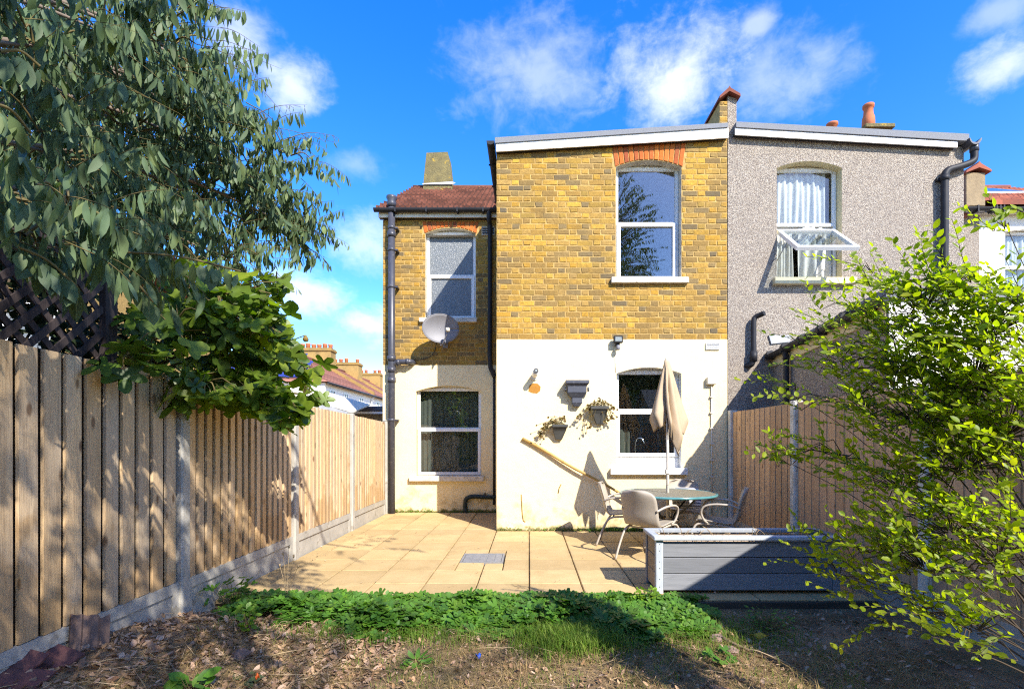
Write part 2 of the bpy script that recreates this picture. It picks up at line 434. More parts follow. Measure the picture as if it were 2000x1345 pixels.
def woodmat(name, ca, cb, cdark, grey=None, knots=True, rough=0.85, axis=2, stain=0.0):
    m, t, b, out = newmat(name)
    o = t.obj(); r = t.rand()
    off = t.new('ShaderNodeCombineXYZ', None, X=t.math('MULTIPLY', r, 37.0), Y=t.math('MULTIPLY', r, 91.0), Z=t.math('MULTIPLY', r, 53.0))
    v = t.vm('ADD', o, off)
    st = [1, 1, 1]; st[axis] = 0.06
    gv = t.vm('MULTIPLY', v, tuple(st))
    g1 = t.noise(gv, 34, 5, 0.6, 0.8); g2 = t.noise(gv, 130, 3, 0.6)
    c = t.mix(t.map(g1, 0.33, 0.68), ca, cb)
    k = t.map(r, 0, 1, 0.78, 1.18)
    c = t.mix(1.0, c, t.new('ShaderNodeCombineColor', None, Red=k, Green=k, Blue=k).outputs[0], 'MULTIPLY')
    if grey:
        gm = t.map(t.noise(t.vm('MULTIPLY', v, tuple(0.5 if i == axis else 1.5 for i in range(3))), 1.6, 4), 0.42, 0.66)
        c = t.mix(t.math('MULTIPLY', gm, 0.75), c, grey)
    c = t.mix(t.math('MULTIPLY', t.map(g2, 0.48, 0.75), 0.5), c, cdark)
    if knots:
        kv = t.vm('MULTIPLY', v, tuple(0.45 if i == axis else 1.0 for i in range(3)))
        kd = t.voro(kv, 6.0)
        c = t.mix(t.map(kd, 0.06, 0.15, 0.9, 0.0, True), c, cdark)
    if stain:
        z = t.new('ShaderNodeSeparateXYZ', None, Vector=t.pos()).outputs[2]
        sm = t.math('MULTIPLY', t.map(t.math('ADD', t.noise(v, 2.2, 3), t.map(z, 0.3, 1.3, 0.22, -0.15)), 0.60, 0.66), stain)
        c = t.mix(sm, c, (0.30, 0.155, 0.04))
    t.set(b, 'Base Color', c); t.set(b, 'Roughness', rough); t.set(b, 'Specular IOR Level', 0.2)
    t.set(b, 'Normal', t.bump(t.math('ADD', g1, t.math('MULTIPLY', g2, 0.6)), 0.4, 0.004))
    return m
M_FENCE = woodmat('fence_softwood', (0.70, 0.49, 0.265), (0.565, 0.38, 0.20), (0.17, 0.10, 0.055), (0.47, 0.385, 0.28), stain=0.4)
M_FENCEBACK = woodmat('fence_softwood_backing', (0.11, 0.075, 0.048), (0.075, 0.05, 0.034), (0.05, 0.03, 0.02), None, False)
M_FENCER = woodmat('fence_softwood_newer', (0.667, 0.425, 0.23), (0.54, 0.328, 0.167), (0.20, 0.10, 0.05), (0.45, 0.31, 0.20))
M_TRELLIS = woodmat('dark_stained_trellis', (0.07, 0.054, 0.050), (0.05, 0.038, 0.036), (0.015, 0.01, 0.01), None, False)
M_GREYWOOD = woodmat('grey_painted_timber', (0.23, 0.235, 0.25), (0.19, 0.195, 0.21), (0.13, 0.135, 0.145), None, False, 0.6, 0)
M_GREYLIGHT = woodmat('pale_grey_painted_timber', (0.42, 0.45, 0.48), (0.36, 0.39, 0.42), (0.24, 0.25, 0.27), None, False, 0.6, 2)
M_BEDWOOD = woodmat('weathered_planter_side', (0.36, 0.28, 0.185), (0.27, 0.21, 0.14), (0.08, 0.06, 0.045), None, False, 0.8, 1)
M_RAWWOOD = woodmat('bare_inner_timber', (0.52, 0.42, 0.32), (0.44, 0.34, 0.25), (0.28, 0.18, 0.12), None, False, 0.8, 0)

def pavemat():
    m, t, b, out = newmat('buff_paving')
    v = t.pos(); r = t.rand()
    c = t.mix(t.map(t.noise(v, 3.2, 6, 0.62), 0.3, 0.7), (0.538, 0.389, 0.194), (0.45, 0.317, 0.146))
    k = t.map(r, 0, 1, 0.84, 1.1)
    c = t.mix(1.0, c, t.new('ShaderNodeCombineColor', None, Red=k, Green=k, Blue=k).outputs[0], 'MULTIPLY')
    dk = t.map(t.noise(v, 1.5, 7, 0.7, 0.6), 0.56, 0.75)
    c = t.mix(t.math('MULTIPLY', dk, 0.4), c, (0.24, 0.16, 0.075))
    xyz = t.new('ShaderNodeSeparateXYZ', None, Vector=v)          # grime along the edges of the slabs
    def edge(o, off): return t.math('ABSOLUTE', t.math('SUBTRACT', t.math('FRACT', t.math('DIVIDE', t.math('ADD', o, off), 0.513)), 0.5))
    ed = t.math('MAXIMUM', edge(xyz.outputs[0], 10.257), edge(xyz.outputs[1], 10.26 - 4.45))
    gm = t.math('MULTIPLY', t.map(ed, 0.40, 0.495), t.map(t.noise(v, 5, 6, 0.7), 0.40, 0.62))
    c = t.mix(t.math('MULTIPLY', gm, 0.38), c, (0.20, 0.15, 0.075))
    sp = t.map(t.noise(v, 95, 2, 0.6), 0.62, 0.70)
    c = t.mix(t.math('MULTIPLY', sp, 0.5), c, (0.22, 0.15, 0.07))
    t.set(b, 'Base Color', c); t.set(b, 'Roughness', 0.85); t.set(b, 'Specular IOR Level', 0.25)
    t.set(b, 'Normal', t.bump(t.math('ADD', t.noise(v, 14, 5, 0.65), t.math('MULTIPLY', t.noise(v, 90, 3), 0.4)), 0.35, 0.008))
    return m
M_PAVE = pavemat()
M_BED = pm('dark_joint_sand', (0.05, 0.035, 0.02), (0.12, 0.08, 0.04), 14, 0.95, 0.5, 60)
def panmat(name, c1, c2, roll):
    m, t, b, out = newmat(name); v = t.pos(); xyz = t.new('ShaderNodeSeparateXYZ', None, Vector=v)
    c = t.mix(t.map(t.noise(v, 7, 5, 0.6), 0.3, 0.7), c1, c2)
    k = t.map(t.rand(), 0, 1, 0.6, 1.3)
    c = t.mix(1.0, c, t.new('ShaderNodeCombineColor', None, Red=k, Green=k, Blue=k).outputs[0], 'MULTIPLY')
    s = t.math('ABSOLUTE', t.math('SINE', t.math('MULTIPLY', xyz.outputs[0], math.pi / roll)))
    c = t.mix(t.map(s, 0.25, 0.6, 0.75, 0.0), c, (0.035, 0.022, 0.018))        # dark stripes painted along the pans in place of their shadows
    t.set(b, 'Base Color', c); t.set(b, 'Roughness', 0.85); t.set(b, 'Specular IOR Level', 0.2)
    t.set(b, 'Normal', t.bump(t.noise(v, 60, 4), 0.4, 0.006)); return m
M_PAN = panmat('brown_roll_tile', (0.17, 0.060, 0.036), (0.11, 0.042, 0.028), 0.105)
def soilmat():
    m, t, b, out = newmat('dry_soil_and_litter')
    v = t.pos()
    c = t.ramp(t.noise(v, 2.6, 7, 0.68), [(0.28, (0.12, 0.08, 0.052)), (0.43, (0.25, 0.165, 0.095)), (0.55, (0.37, 0.25, 0.14)), (0.7, (0.44, 0.31, 0.17))])
    g = t.map(t.noise(v, 1.7, 5, 0.6, 0.4), 0.52, 0.66)
    c = t.mix(t.math('MULTIPLY', g, 0.55), c, (0.11, 0.12, 0.03))
    f = t.map(t.noise(t.vm('MULTIPLY', v, (1, 0.4, 1)), 110, 4, 0.7, 2.0), 0.5, 0.7)
    c = t.mix(t.math('MULTIPLY', f, 0.5), c, (0.36, 0.26, 0.13))
    t.set(b, 'Base Color', c); t.set(b, 'Roughness', 0.95); t.set(b, 'Specular IOR Level', 0.1)
    t.set(b, 'Normal', t.bump(t.math('ADD', t.noise(v, 22, 6, 0.7), t.math('MULTIPLY', t.noise(v, 90, 4, 0.7), 0.6)), 1.0, 0.03))
    return m
M_SOIL = soilmat()
M_METAL = pm('taupe_chair_metal', (0.46, 0.41, 0.34), (0.40, 0.35, 0.29), 8, 0.45, 0.05, 40, spec=0.5)
M_SHELL = pm('taupe_moulded_shell', (0.42, 0.37, 0.30), (0.36, 0.315, 0.255), 6, 0.55, 0.25, 180, 0.002, spec=0.35)
M_DARKMETAL = pm('dark_table_metal', (0.03, 0.035, 0.04), (0.05, 0.05, 0.055), 8, 0.45, 0.05, 40, spec=0.5)
def tablemat():
    m, t, b, out = newmat('patterned_glass_table_top')
    v = t.pos()
    ch = t.new('ShaderNodeTexChecker', None, Vector=v, Color1=(0.27, 0.22, 0.14), Color2=(0.09, 0.105, 0.095), Scale=42).outputs[0]
    t.set(b, 'Base Color', ch); t.set(b, 'Roughness', 0.5); t.set(b, 'Specular IOR Level', 0.3)
    t.set(b, 'Normal', t.bump(t.voro(v, 90), 0.4, 0.004))
    return m
M_TABLE = tablemat()
M_TEAL = pm('teal_glass_rim', (0.10, 0.27, 0.28), (0.07, 0.20, 0.21), 8, 0.2, 0, spec=0.6)
M_CLOTH = pm('beige_parasol_cloth', (0.58, 0.45, 0.30), (0.51, 0.39, 0.255), 5, 0.9, 0.2, 160, 0.002, tr=0.18)
M_POLE = pm('white_painted_pole', (0.66, 0.62, 0.54), (0.55, 0.50, 0.42), 8, 0.5, 0.08, 40, speck=((0.25, 0.16, 0.08), 16, 0.6))
M_BAMBOO = pm('bamboo', (0.46, 0.30, 0.09), (0.36, 0.22, 0.06), 9, 0.5, 0.1, 50)
M_STRIPE = None
def stripemat():
    m, t, b, out = newmat('striped_cushion_cloth')
    x = t.new('ShaderNodeSeparateXYZ', None, Vector=t.obj()).outputs[2]
    s = t.math('SINE', t.math('MULTIPLY', x, 150.0))
    t.set(b, 'Base Color', t.mix(t.map(s, 0.3, 0.5), (0.72, 0.72, 0.70), (0.13, 0.14, 0.18))); t.set(b, 'Roughness', 0.95)
    return m
M_STRIPE = stripemat()
M_DRAIN = pm('galvanised_cover', (0.30, 0.30, 0.30), (0.22, 0.22, 0.23), 12, 0.6, 0.3, 60, metal=0.2)
M_DISH = pm('grey_dish_paint', (0.24, 0.24, 0.26), (0.20, 0.20, 0.22), 5, 0.5, 0.05, 40)
M_HOPPER = pm('lead_grey_hopper_paint', (0.075, 0.082, 0.105), (0.055, 0.06, 0.078), 7, 0.6, 0.2, 50, speck=((0.22, 0.22, 0.22), 12, 0.4))
M_POTGREY = pm('weathered_grey_planter', (0.075, 0.075, 0.068), (0.05, 0.05, 0.046), 9, 0.8, 0.3, 60)
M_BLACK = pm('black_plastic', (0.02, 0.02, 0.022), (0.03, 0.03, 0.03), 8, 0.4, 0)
M_LENS = pm('lamp_glass', (0.20, 0.23, 0.23), (0.30, 0.33, 0.33), 20, 0.15, 0, spec=0.7)
M_WHITEPL = pm('grubby_white_plastic', (0.70, 0.66, 0.56), (0.60, 0.55, 0.44), 8, 0.5, 0.05, 30)
M_BARK = pm('eucalyptus_bark', (0.22, 0.17, 0.13), (0.13, 0.10, 0.075), 8, 0.9, 0.5, 30, 0.01)
M_TWIG = pm('green_brown_twig', (0.17, 0.135, 0.045), (0.10, 0.075, 0.03), 8, 0.8, 0)
M_TWIGDARK = pm('dark_twig', (0.055, 0.040, 0.028), (0.09, 0.065, 0.04), 8, 0.85, 0)
M_STRAW = pm('dry_straw', (0.44, 0.33, 0.19), (0.28, 0.19, 0.10), 8, 0.9, 0, rnd=0.4)
M_EUC = leafmat('eucalyptus_leaf', [(0.081, 0.1294, 0.0682), (0.1148, 0.169, 0.0858), (0.0648, 0.1082, 0.0495), (0.1553, 0.2046, 0.077), (0.0945, 0.1518, 0.088)], 0.5, 0.30, (1.25, 1.35, 0.5), 0.25)
M_FIG = leafmat('fig_leaf', [(0.054, 0.1008, 0.0168), (0.135, 0.196, 0.0168), (0.0825, 0.14, 0.0168), (0.21, 0.266, 0.0196)], 0.42, 0.42, (1.4, 1.7, 0.5))
M_SHRUB = leafmat('yellow_green_shrub_leaf', [(0.2125, 0.3, 0.012), (0.3, 0.375, 0.0168), (0.15, 0.2375, 0.012), (0.375, 0.4125, 0.024)], 0.45, 0.58, (1.8, 1.8, 0.4))
M_HERB = leafmat('ground_cover_leaf', [(0.0653, 0.1668, 0.0196), (0.1087, 0.2465, 0.0252), (0.0508, 0.1305, 0.0196), (0.1595, 0.29, 0.028)], 0.5, 0.35, (1.3, 1.6, 0.4))
M_WEED = leafmat('bright_weed_leaf', [(0.13, 0.24, 0.015), (0.18, 0.30, 0.02)], 0.5, 0.4, (1.3, 1.5, 0.4))
M_GRASS = leafmat('lawn_grass', [(0.09, 0.182, 0.0168), (0.15, 0.266, 0.024), (0.21, 0.252, 0.042), (0.075, 0.154, 0.0144)], 0.6, 0.35, (1.2, 1.5, 0.4))
M_DRYGRASS = leafmat('dry_grass', [(0.297, 0.2025, 0.091), (0.4185, 0.297, 0.13), (0.2025, 0.1418, 0.065), (0.189, 0.189, 0.0585)], 0.9, 0.2, (1, 1, 0.8), 0.1)
M_LITTER = leafmat('fallen_leaf', [(0.27, 0.1553, 0.077), (0.432, 0.2835, 0.168), (0.1755, 0.0945, 0.056), (0.567, 0.405, 0.28), (0.324, 0.2025, 0.14)], 0.85, 0.1, (1, 1, 1), 0.15)
M_SUCC = leafmat('dried_succulent_rosette', [(0.14, 0.114, 0.018), (0.21, 0.12, 0.036), (0.105, 0.054, 0.018), (0.238, 0.198, 0.03)], 0.7, 0.15, (1, 1, 0.5))
M_OLDTILE = pm('old_plum_roof_tile', (0.16, 0.065, 0.06), (0.11, 0.055, 0.05), 8, 0.9, 0.4, 50)
M_OLDTILE2 = pm('old_brown_roof_tile', (0.20, 0.13, 0.10), (0.14, 0.09, 0.07), 8, 0.9, 0.4, 50)

# ------------------------------------------------------------------ ground
FX, GX = -2.79, 3.146            # faces of the two boundary fences
YF, YR = 7.885, 9.94             # the two rear walls of the house
PY0 = 4.45                       # front edge of the paving
def sst(a, b, x): t = min(1, max(0, (x - a) / (b - a))); return t * t * (3 - 2 * t)
def gz(x, y):
    z = -0.075
    if y < 4.4:
        n = mnoise.noise(Vector((x * 1.3, y * 1.3, 0.3))) * 0.025 + mnoise.noise(Vector((x * 5, y * 5, 2))) * 0.010 + mnoise.noise(Vector((x * 16, y * 16, 5))) * 0.006
        k = sst(4.4, 4.1, y)
        z += k * (n + 0.035)
        z += 0.16 * sst(-1.5, -2.8, x) * sst(4.45, 3.2, y)
        if x < -3.2 or x > 3.6: z = -0.06
    return z
def coords(a, b, step, far):
    c = [a + i * step for i in range(int(round((b - a) / step)) + 1)]
    return [-f for f in reversed(far)] + c + list(far)
xs = coords(-3.4, 3.8, 0.045, [6, 12, 30, 80, 300])
ys = [-300, -80, -30, -12, -4, 0, 1.2] + [1.6 + i * 0.045 for i in range(68)] + [4.9, 6, 9, 15, 40, 100, 400]
g = MB(); vs = [(x, y, gz(x, y)) for y in ys for x in xs]; nx = len(xs)
g.add(vs, [(j * nx + i, j * nx + i + 1, (j + 1) * nx + i + 1, (j + 1) * nx + i) for j in range(len(ys) - 1) for i in range(nx - 1)], True)
tag(g.build('ground', M_SOIL), 'dry brown soil and thin lawn in front of the paved patio', None, None, 'structure')

# patio: every slab a piece of its own
pat = MB().box(FX - 0.02, 3.12, PY0 + 0.03, YF + 0.02, -0.07, -0.03).box(FX - 0.02, -0.50, YF + 0.02, YR + 0.02, -0.07, -0.03).build('patio', M_BED)
tag(pat, 'buff slab patio between the two fences', None, None, 'structure')
PS = 0.513
slab_meshes = {}
def slab(x0, x1, y0, y1):
    w, d = round(x1 - x0, 3), round(y1 - y0, 3)
    if (w, d) not in slab_meshes:
        slab_meshes[(w, d)] = MB().bbox(-w / 2, w / 2, -d / 2, d / 2, -0.045, 0.0, 0.006).mesh('slab', M_PAVE)
    M = Matrix.Translation(((x0 + x1) / 2, (y0 + y1) / 2, random.uniform(-0.003, 0.003))) @ Euler((R(random.uniform(-.25, .25)), R(random.uniform(-.25, .25)), R(random.uniform(-.25, .25)))).to_matrix().to_4x4()
    link('slab', slab_meshes[(w, d)], pat, M=M)
MANX, MANY = (X(897, 5.85), X(985, 5.95)), (5.80, 6.28)
G = 0.012
col_edges = [0.003 + PS * i for i in range(-7, 8)]
yrow = PY0
row = 0
while yrow < YR - 0.05:
    y1 = min(yrow + PS, YR - 0.01)
    for i in range(len(col_edges) - 1):
        x0, x1 = max(col_edges[i], FX), min(col_edges[i + 1], 3.10)
        if yrow > YF - 0.3: x1 = min(x1, -0.515)
        if x1 - x0 < 0.08: continue
        yy1 = y1
        if x0 >= -0.52 and y1 > YF: yy1 = YF - 0.02
        if yy1 - yrow < 0.06: continue
        pieces = [(x0, x1, yrow, yy1)]
        out = []
        for (a, b, c, d) in pieces:      # leave room for the inspection cover
            if b > MANX[0] and a < MANX[1] and d > MANY[0] and c < MANY[1]:
                if a < MANX[0]: out.append((a, MANX[0], c, d))
                if b > MANX[1]: out.append((MANX[1], b, c, d))
                a2, b2 = max(a, MANX[0]), min(b, MANX[1])
                if c < MANY[0]: out.append((a2, b2, c, MANY[0]))
                if d > MANY[1]: out.append((a2, b2, MANY[1], d))
            else: out.append((a, b, c, d))
        for (a, b, c, d) in out:
            if b - a > 0.05 and d - c > 0.05: slab(a + G / 2, b - G / 2, c + G / 2, d - G / 2)
    yrow += PS; row += 1
mh = thing('manhole_cover', 'grey metal inspection cover set into the buff patio slabs', 'manhole cover', ((MANX[0] + MANX[1]) / 2, 6.04, 0))
x0, x1 = MANX; y0, y1 = MANY
f = MB()
for (a, b, c, d) in ((x0 + .01, x1 - .01, y0 + .01, y0 + .03), (x0 + .01, x1 - .01, y1 - .03, y1 - .01), (x0 + .01, x0 + .03, y0 + .03, y1 - .03), (x1 - .03, x1 - .01, y0 + .03, y1 - .03)): f.box(a, b, c, d, -0.04, 0.006)
f.build('cover_frame', M_DRAIN, mh)
p = MB().box(x0 + .035, x1 - .035, y0 + .035, y1 - .035, -0.04, -0.004)
for i in range(5):
    xx = x0 + .035 + (x1 - x0 - .07) * (i + .5) / 5; p.box(xx - .035, xx + .035, y0 + .04, y1 - .04, -0.004, 0.002)
p.build('cover_plate', M_DRAIN, mh)

# ------------------------------------------------------------------ wall and window builders
def arch_z(o, x):
    h = (o['x1'] - o['x0']) / 2; xc = (o['x1'] + o['x0']) / 2
    return o['z1'] + o.get('rise', 0) * (1 - ((x - xc) / h) ** 2)
def facade(x0, x1, zb, zt, y, ops, mb=None):
    """front skin of a wall facing the garden, with openings; zt is the height of its top at x"""
    mb = mb or MB()
    br = {x0, x1}
    for o in ops:
        n = 10 if o.get('rise') else 1
        for i in range(n + 1): br.add(o['x0'] + (o['x1'] - o['x0']) * i / n)
    br = sorted(br)
    for a, b in zip(br, br[1:]):
        mid = (a + b) / 2; op = [o for o in ops if o['x0'] <= mid <= o['x1']]
        op.sort(key=lambda o: o['z0']); lo = (zb, zb)
        for o in op:
            mb.quad((a, y, lo[0]), (b, y, lo[1]), (b, y, o['z0']), (a, y, o['z0']))
            lo = (arch_z(o, a), arch_z(o, b))
        mb.quad((a, y, lo[0]), (b, y, lo[1]), (b, y, zt(b)), (a, y, zt(a)))
    return mb

def reveal(o, y, d):
    mb = MB(); x0, x1 = o['x0'], o['x1']
    mb.quad((x0, y, o['z0']), (x0, y + d, o['z0']), (x0, y + d, o['z1']), (x0, y, o['z1']))
    mb.quad((x1, y + d, o['z0']), (x1, y, o['z0']), (x1, y, o['z1']), (x1, y + d, o['z1']))
    mb.quad((x0, y + d, o['z0']), (x0, y, o['z0']), (x1, y, o['z0']), (x1, y + d, o['z0']))
    n = 10
    for i in range(n):
        a = x0 + (x1 - x0) * i / n; b = x0 + (x1 - x0) * (i + 1) / n
        mb.quad((a, y, arch_z(o, a)), (a, y + d, arch_z(o, a)), (b, y + d, arch_z(o, b)), (b, y, arch_z(o, b)))
    return mb

def ring(mb, x0, x1, z0, z1, w, y0, y1):
    """four mitred-looking members of a frame, butted"""
    mb.bbox(x0, x1, y0, y1, z0, z0 + w, .004); mb.bbox(x0, x1, y0, y1, z1 - w, z1, .004)
    mb.bbox(x0, x0 + w, y0, y1, z0 + w, z1 - w, .004); mb.bbox(x1 - w, x1, y0, y1, z0 + w, z1 - w, .004)

def window(house, o, y, d, zt, mrev, glass, sash_proud=0.022, lower_open=False, label=None, gl2=None, sill=None, msill=None, sash_inset=(0.0, 0.0), panel=0.0, fw=0.042):
    """white window set d behind the wall face; zt = height of the transom; parts: frame, sash, panes, sill, reveal"""
    x0, x1 = o['x0'] + .004, o['x1'] - .004; z0, z1 = o['z0'] + panel, o['z1'] + 0.62 * o.get('rise', 0)
    yf = y + d
    fr = MB()
    fr.box(x0, x1, yf + .03, yf + .06, z1 + .001, z1 + o.get('rise', 0) + .01)          # head board behind the arch
    if panel: fr.bbox(x0, x1, yf - .01, yf + .05, o['z0'] + .002, z0 - .002, .004)
    ring(fr, x0, x1, z0 + .002, z1, fw, yf, yf + .065)
    fr.bbox(x0 + fw, x1 - fw, yf + .002, yf + .06, zt - .022, zt + .022, .004)
    w = fr.build('window', M_UPVC, house, None, label)
    reveal(o, y, d + .07).build('reveal', mrev, w)
    # fixed upper light
    a, b, c, e = x0 + fw, x1 - fw, zt + .022, z1 - fw
    bd = MB(); ring(bd, a, b, c, e, .016, yf + .012, yf + .045); bd.build('glazing_bead', M_UPVC, w)
    MB().box(a + .012, b - .012, yf + .028, yf + .034, c + .012, e - .012).build('pane', glass, w)
    if not lower_open:
        a, b, c, e = x0 + .012 + sash_inset[0], x1 - .012 - sash_inset[1], z0 + .016, zt + .012
        s = MB(); ring(s, a, b, c, e, .058, yf - sash_proud, yf + .04); s.build('sash', M_UPVC, w)
        MB().box(a + .05, b - .05, yf + .012, yf + .018, c + .05, e - .05).build('pane', gl2 or glass, w)
    if sill:
        sx0, sx1, sh, proj = sill
        MB().bbox(sx0, sx1, y - proj, y + d + .02, o['z0'] - sh, o['z0'] + .004, .008).build('sill', msill or M_SILL, w)
    return w

# bricks ------------------------------------------------------------
def brick_geo(w, h, seed, pr=0.007):
    r = random.Random(seed); j = lambda s: r.uniform(-s, s)
    hw, hh = w / 2, h / 2; b = 0.006
    vs = []
    for (sx, sz) in ((-1, -1), (1, -1), (1, 1), (-1, 1)): vs.append((sx * hw + j(.007), 0.004, sz * hh + j(.005)))
    for k in range(4): vs.append((vs[k][0] + j(.002), -pr * 0.45, vs[k][2] + j(.002)))
    for k, (sx, sz) in enumerate(((-1, -1), (1, -1), (1, 1), (-1, 1))): vs.append((vs[k][0] - sx * (b + abs(j(.003))), -pr + j(.003), vs[k][2] - sz * (b + abs(j(.003)))))
    fs = [(8, 9, 10, 11)]
    for k in range(4):
        l = (k + 1) % 4; fs += [(k, l, 4 + l, 4 + k), (4 + k, 4 + l, 8 + l, 8 + k)]
    return vs, fs
def brick_skin(house, x0, x1, z0, ztop, y, blocks, quota, course=0.0862, sl=0.228, hd=0.108, mj=0.0145, mat=None, name='brick'):
    """Flemish bond; blocks = openings as (x0, x1, z0, z1); the first `quota` whole stretchers become pieces of their own"""
    mat = mat or M_BRICK
    H = course - mj
    var = []
    for s in range(14):
        mb = MB(); mb.add(*brick_geo(sl, H, s)); var.append(mb.mesh('brick', mat))
    rest = MB(); n = 0; cand = []
    row = 0; z = z0 + mj
    while z < max(ztop(x0), ztop(x1)):
        x = x0 - (0.0 if row % 2 == 0 else (sl + hd) / 2 + mj) + random.uniform(-.01, .01); k = 0
        while x < x1:
            L = sl if k % 2 == 0 else hd
            a, b = x, x + L; za, zb = z, z + H
            a2, b2 = max(a, x0 + .004), min(b, x1 - .004)
            zb2 = min(zb, ztop((a2 + b2) / 2) - .006)
            segs = [(a2, b2)]
            for (p, q, r_, t_) in blocks:
                if zb2 > r_ + .02 and za < t_ - .02:
                    ns = []
                    for (c, d) in segs:
                        if d <= p or c >= q: ns.append((c, d)); continue
                        if c < p: ns.append((c, p - .008))
                        if d > q: ns.append((q + .008, d))
                    segs = ns
            for (c, d) in segs:
                if d - c < .03 or zb2 - za < .02: continue
                whole = abs((d - c) - sl) < .002 and abs(zb2 - za - H) < .002
                if whole: cand.append(((c + d) / 2, (za + zb2) / 2))
                else:
                    v, f = brick_geo(d - c, zb2 - za, hash((row, k)) & 1023)
                    o = ((c + d) / 2, y, (za + zb2) / 2); rest.add([(p_[0] + o[0], p_[1] + o[1], p_[2] + o[2]) for p_ in v], f)
            x += L + mj + random.uniform(-.003, .003); k += 1
        z += course; row += 1
    for i, (cx, cz) in enumerate(cand):
        if i < quota:
            M = Matrix.Translation((cx, y, cz)) @ Euler((0, R(random.uniform(-.7, .7)), 0)).to_matrix().to_4x4()
            link(name, var[i * 7 % 14], house, M=M)
        else:
            v, f = brick_geo(sl, H, i & 63); rest.add([(p_[0] + cx, p_[1] + y, p_[2] + cz) for p_ in v], f)
    rest.build('brickwork', mat, house, 'stuff')
def flat_arch(house, xc, half, spring, rise, top, y, n):
    """a fan of red bricks over an opening"""
    H0 = dict(x0=xc - half, x1=xc + half, z1=spring, rise=rise)
    for i in range(n):
        ta, tb = -1 + 2 * i / n + .012, -1 + 2 * (i + 1) / n - .012
        xa, xb = xc + ta * half, xc + tb * half
        xa2, xb2 = xc + ta * half * 1.09, xc + tb * half * 1.09
        za, zb = arch_z(H0, xa), arch_z(H0, xb); p = 0.012 + random.uniform(-.002, .002)
        b = .004
        vs = [(xa, y + .005, za), (xb, y + .005, zb), (xb2, y + .005, top), (xa2, y + .005, top), (xa, y - p * .6, za), (xb, y - p * .6, zb), (xb2, y - p * .6, top), (xa2, y - p * .6, top),
              (xa + b, y - p, za + b), (xb - b, y - p, zb + b), (xb2 - b, y - p, top - b), (xa2 + b, y - p, top - b)]
        fs = [(8, 9, 10, 11)]
        for k in range(4): l = (k + 1) % 4; fs += [(k, l, 4 + l, 4 + k), (4 + k, 4 + l, 8 + l, 8 + k)]
        MB().add(vs, fs).build('arch_brick', M_RED, house)

# ------------------------------------------------------------------ the brick house
house = thing('terraced_house', 'yellow brick house with white rendered ground floor and red brick arches over its windows', 'house', (1.3, YF, 0))
YW = YF - 0.014                                                # render stands a little proud of the brick
W1 = dict(x0=X(1203, YF), x1=X(1331, YF), z0=Z(544, YF), z1=Z(326, YF), rise=Z(313, YF) - Z(326, YF))
W2 = dict(x0=X(1204, YW), x1=X(1331, YW), z0=Z(914, YW), z1=Z(729, YW), rise=Z(717, YW) - Z(729, YW))
W3 = dict(x0=X(831, YR), x1=X(929, YR), z0=Z(622, YR), z1=Z(456, YR), rise=Z(445, YR) - Z(456, YR))
W4 = dict(x0=X(813, YR), x1=X(940, YR), z0=Z(929, YR), z1=Z(764, YR), rise=Z(753, YR) - Z(764, YR))
XL, XR = X(970, YF), X(1420, YF)
ZB = Z(663, YF)
def ztop_main(x): t = (x - XL) / (XR - XL); return Z(288, YF) * (1 - t) + Z(262, YF) * t
upper = facade(XL, XR, ZB, ztop_main, YF, [W1]).build('wall', M_MORTAR, house)
lowmb = facade(XL, XR, -0.06, lambda x: ZB, YW, [W2])
lowmb.quad((XL, YW, ZB), (XR, YW, ZB), (XR, YF, ZB), (XL, YF, ZB))
lowmb.quad((XL, YF + .0, -0.06), (XL, YW, -0.06), (XL, YW, ZB), (XL, YF + .0, ZB))
lowmb.build('rendered_wall', M_RENDER, house, None, 'white rendered lower wall with flaking paint near the ground')
ab = (W1['x0'] - .05, W1['x1'] + .05, W1['z1'] - .0, Z(281, YF) + .0)
brick_skin(house, XL, XR, ZB, ztop_main, YF, [(W1['x0'], W1['x1'], W1['z0'], W1['z1'] + .02), ab, (X(1193, YF), X(1343, YF), Z(557, YF), Z(543, YF))], 300)
flat_arch(house, (W1['x0'] + W1['x1']) / 2, (W1['x1'] - W1['x0']) / 2 + .02, W1['z1'], W1['rise'] + .01, Z(281, YF), YF, 14)
# side and back of the projecting block
MB().box(XL - .0, XL + .10, YF + .02, YR + 3, -0.06, ZB).build('side_wall', M_RENDER, house)
MB().box(XL, XL + .10, YF + .02, YR + 3, ZB, ztop_main(XL) - .02).build('side_wall', M_MORTAR, house)
def room(h, x0, x1, y0, y1, z0, z1, fl):
    mb = MB()
    mb.quad((x0, y0, z0), (x0, y1, z0), (x0, y1, z1), (x0, y0, z1)); mb.quad((x1, y0, z0), (x1, y1, z0), (x1, y1, z1), (x1, y0, z1))
    mb.quad((x0, y1, z0), (x1, y1, z0), (x1, y1, z1), (x0, y1, z1)); mb.quad((x0, y0, z0), (x1, y0, z0), (x1, y1, z0), (x0, y1, z0))
    mb.quad((x0, y0, z1), (x1, y0, z1), (x1, y1, z1), (x0, y1, z1))
    mb.box(x0 + .01, x1 - .01, y0 + .01, y1 - .01, fl - .1, fl + .1)
    mb.build('room', M_DARKROOM, h)
room(house, XL + .12, XR - .06, YF + .03, YF + 3.4, 0.02, 5.85, 2.95)
window(house, W1, YF, .135, Z(438, YF + .135), M_SILL, M_GLASSB, label='upper sash window in the brick wall', sill=(X(1193, YF), X(1343, YF), .085, .075), sash_inset=(0.02, 0.03))
window(house, W2, YW, .13, Z(803, YW + .13), M_RENDER2, M_GLASS, label='kitchen window in the rendered wall', sill=(X(1191, YF), X(1340, YF), .10, .085), msill=M_RENDER2, panel=.16)
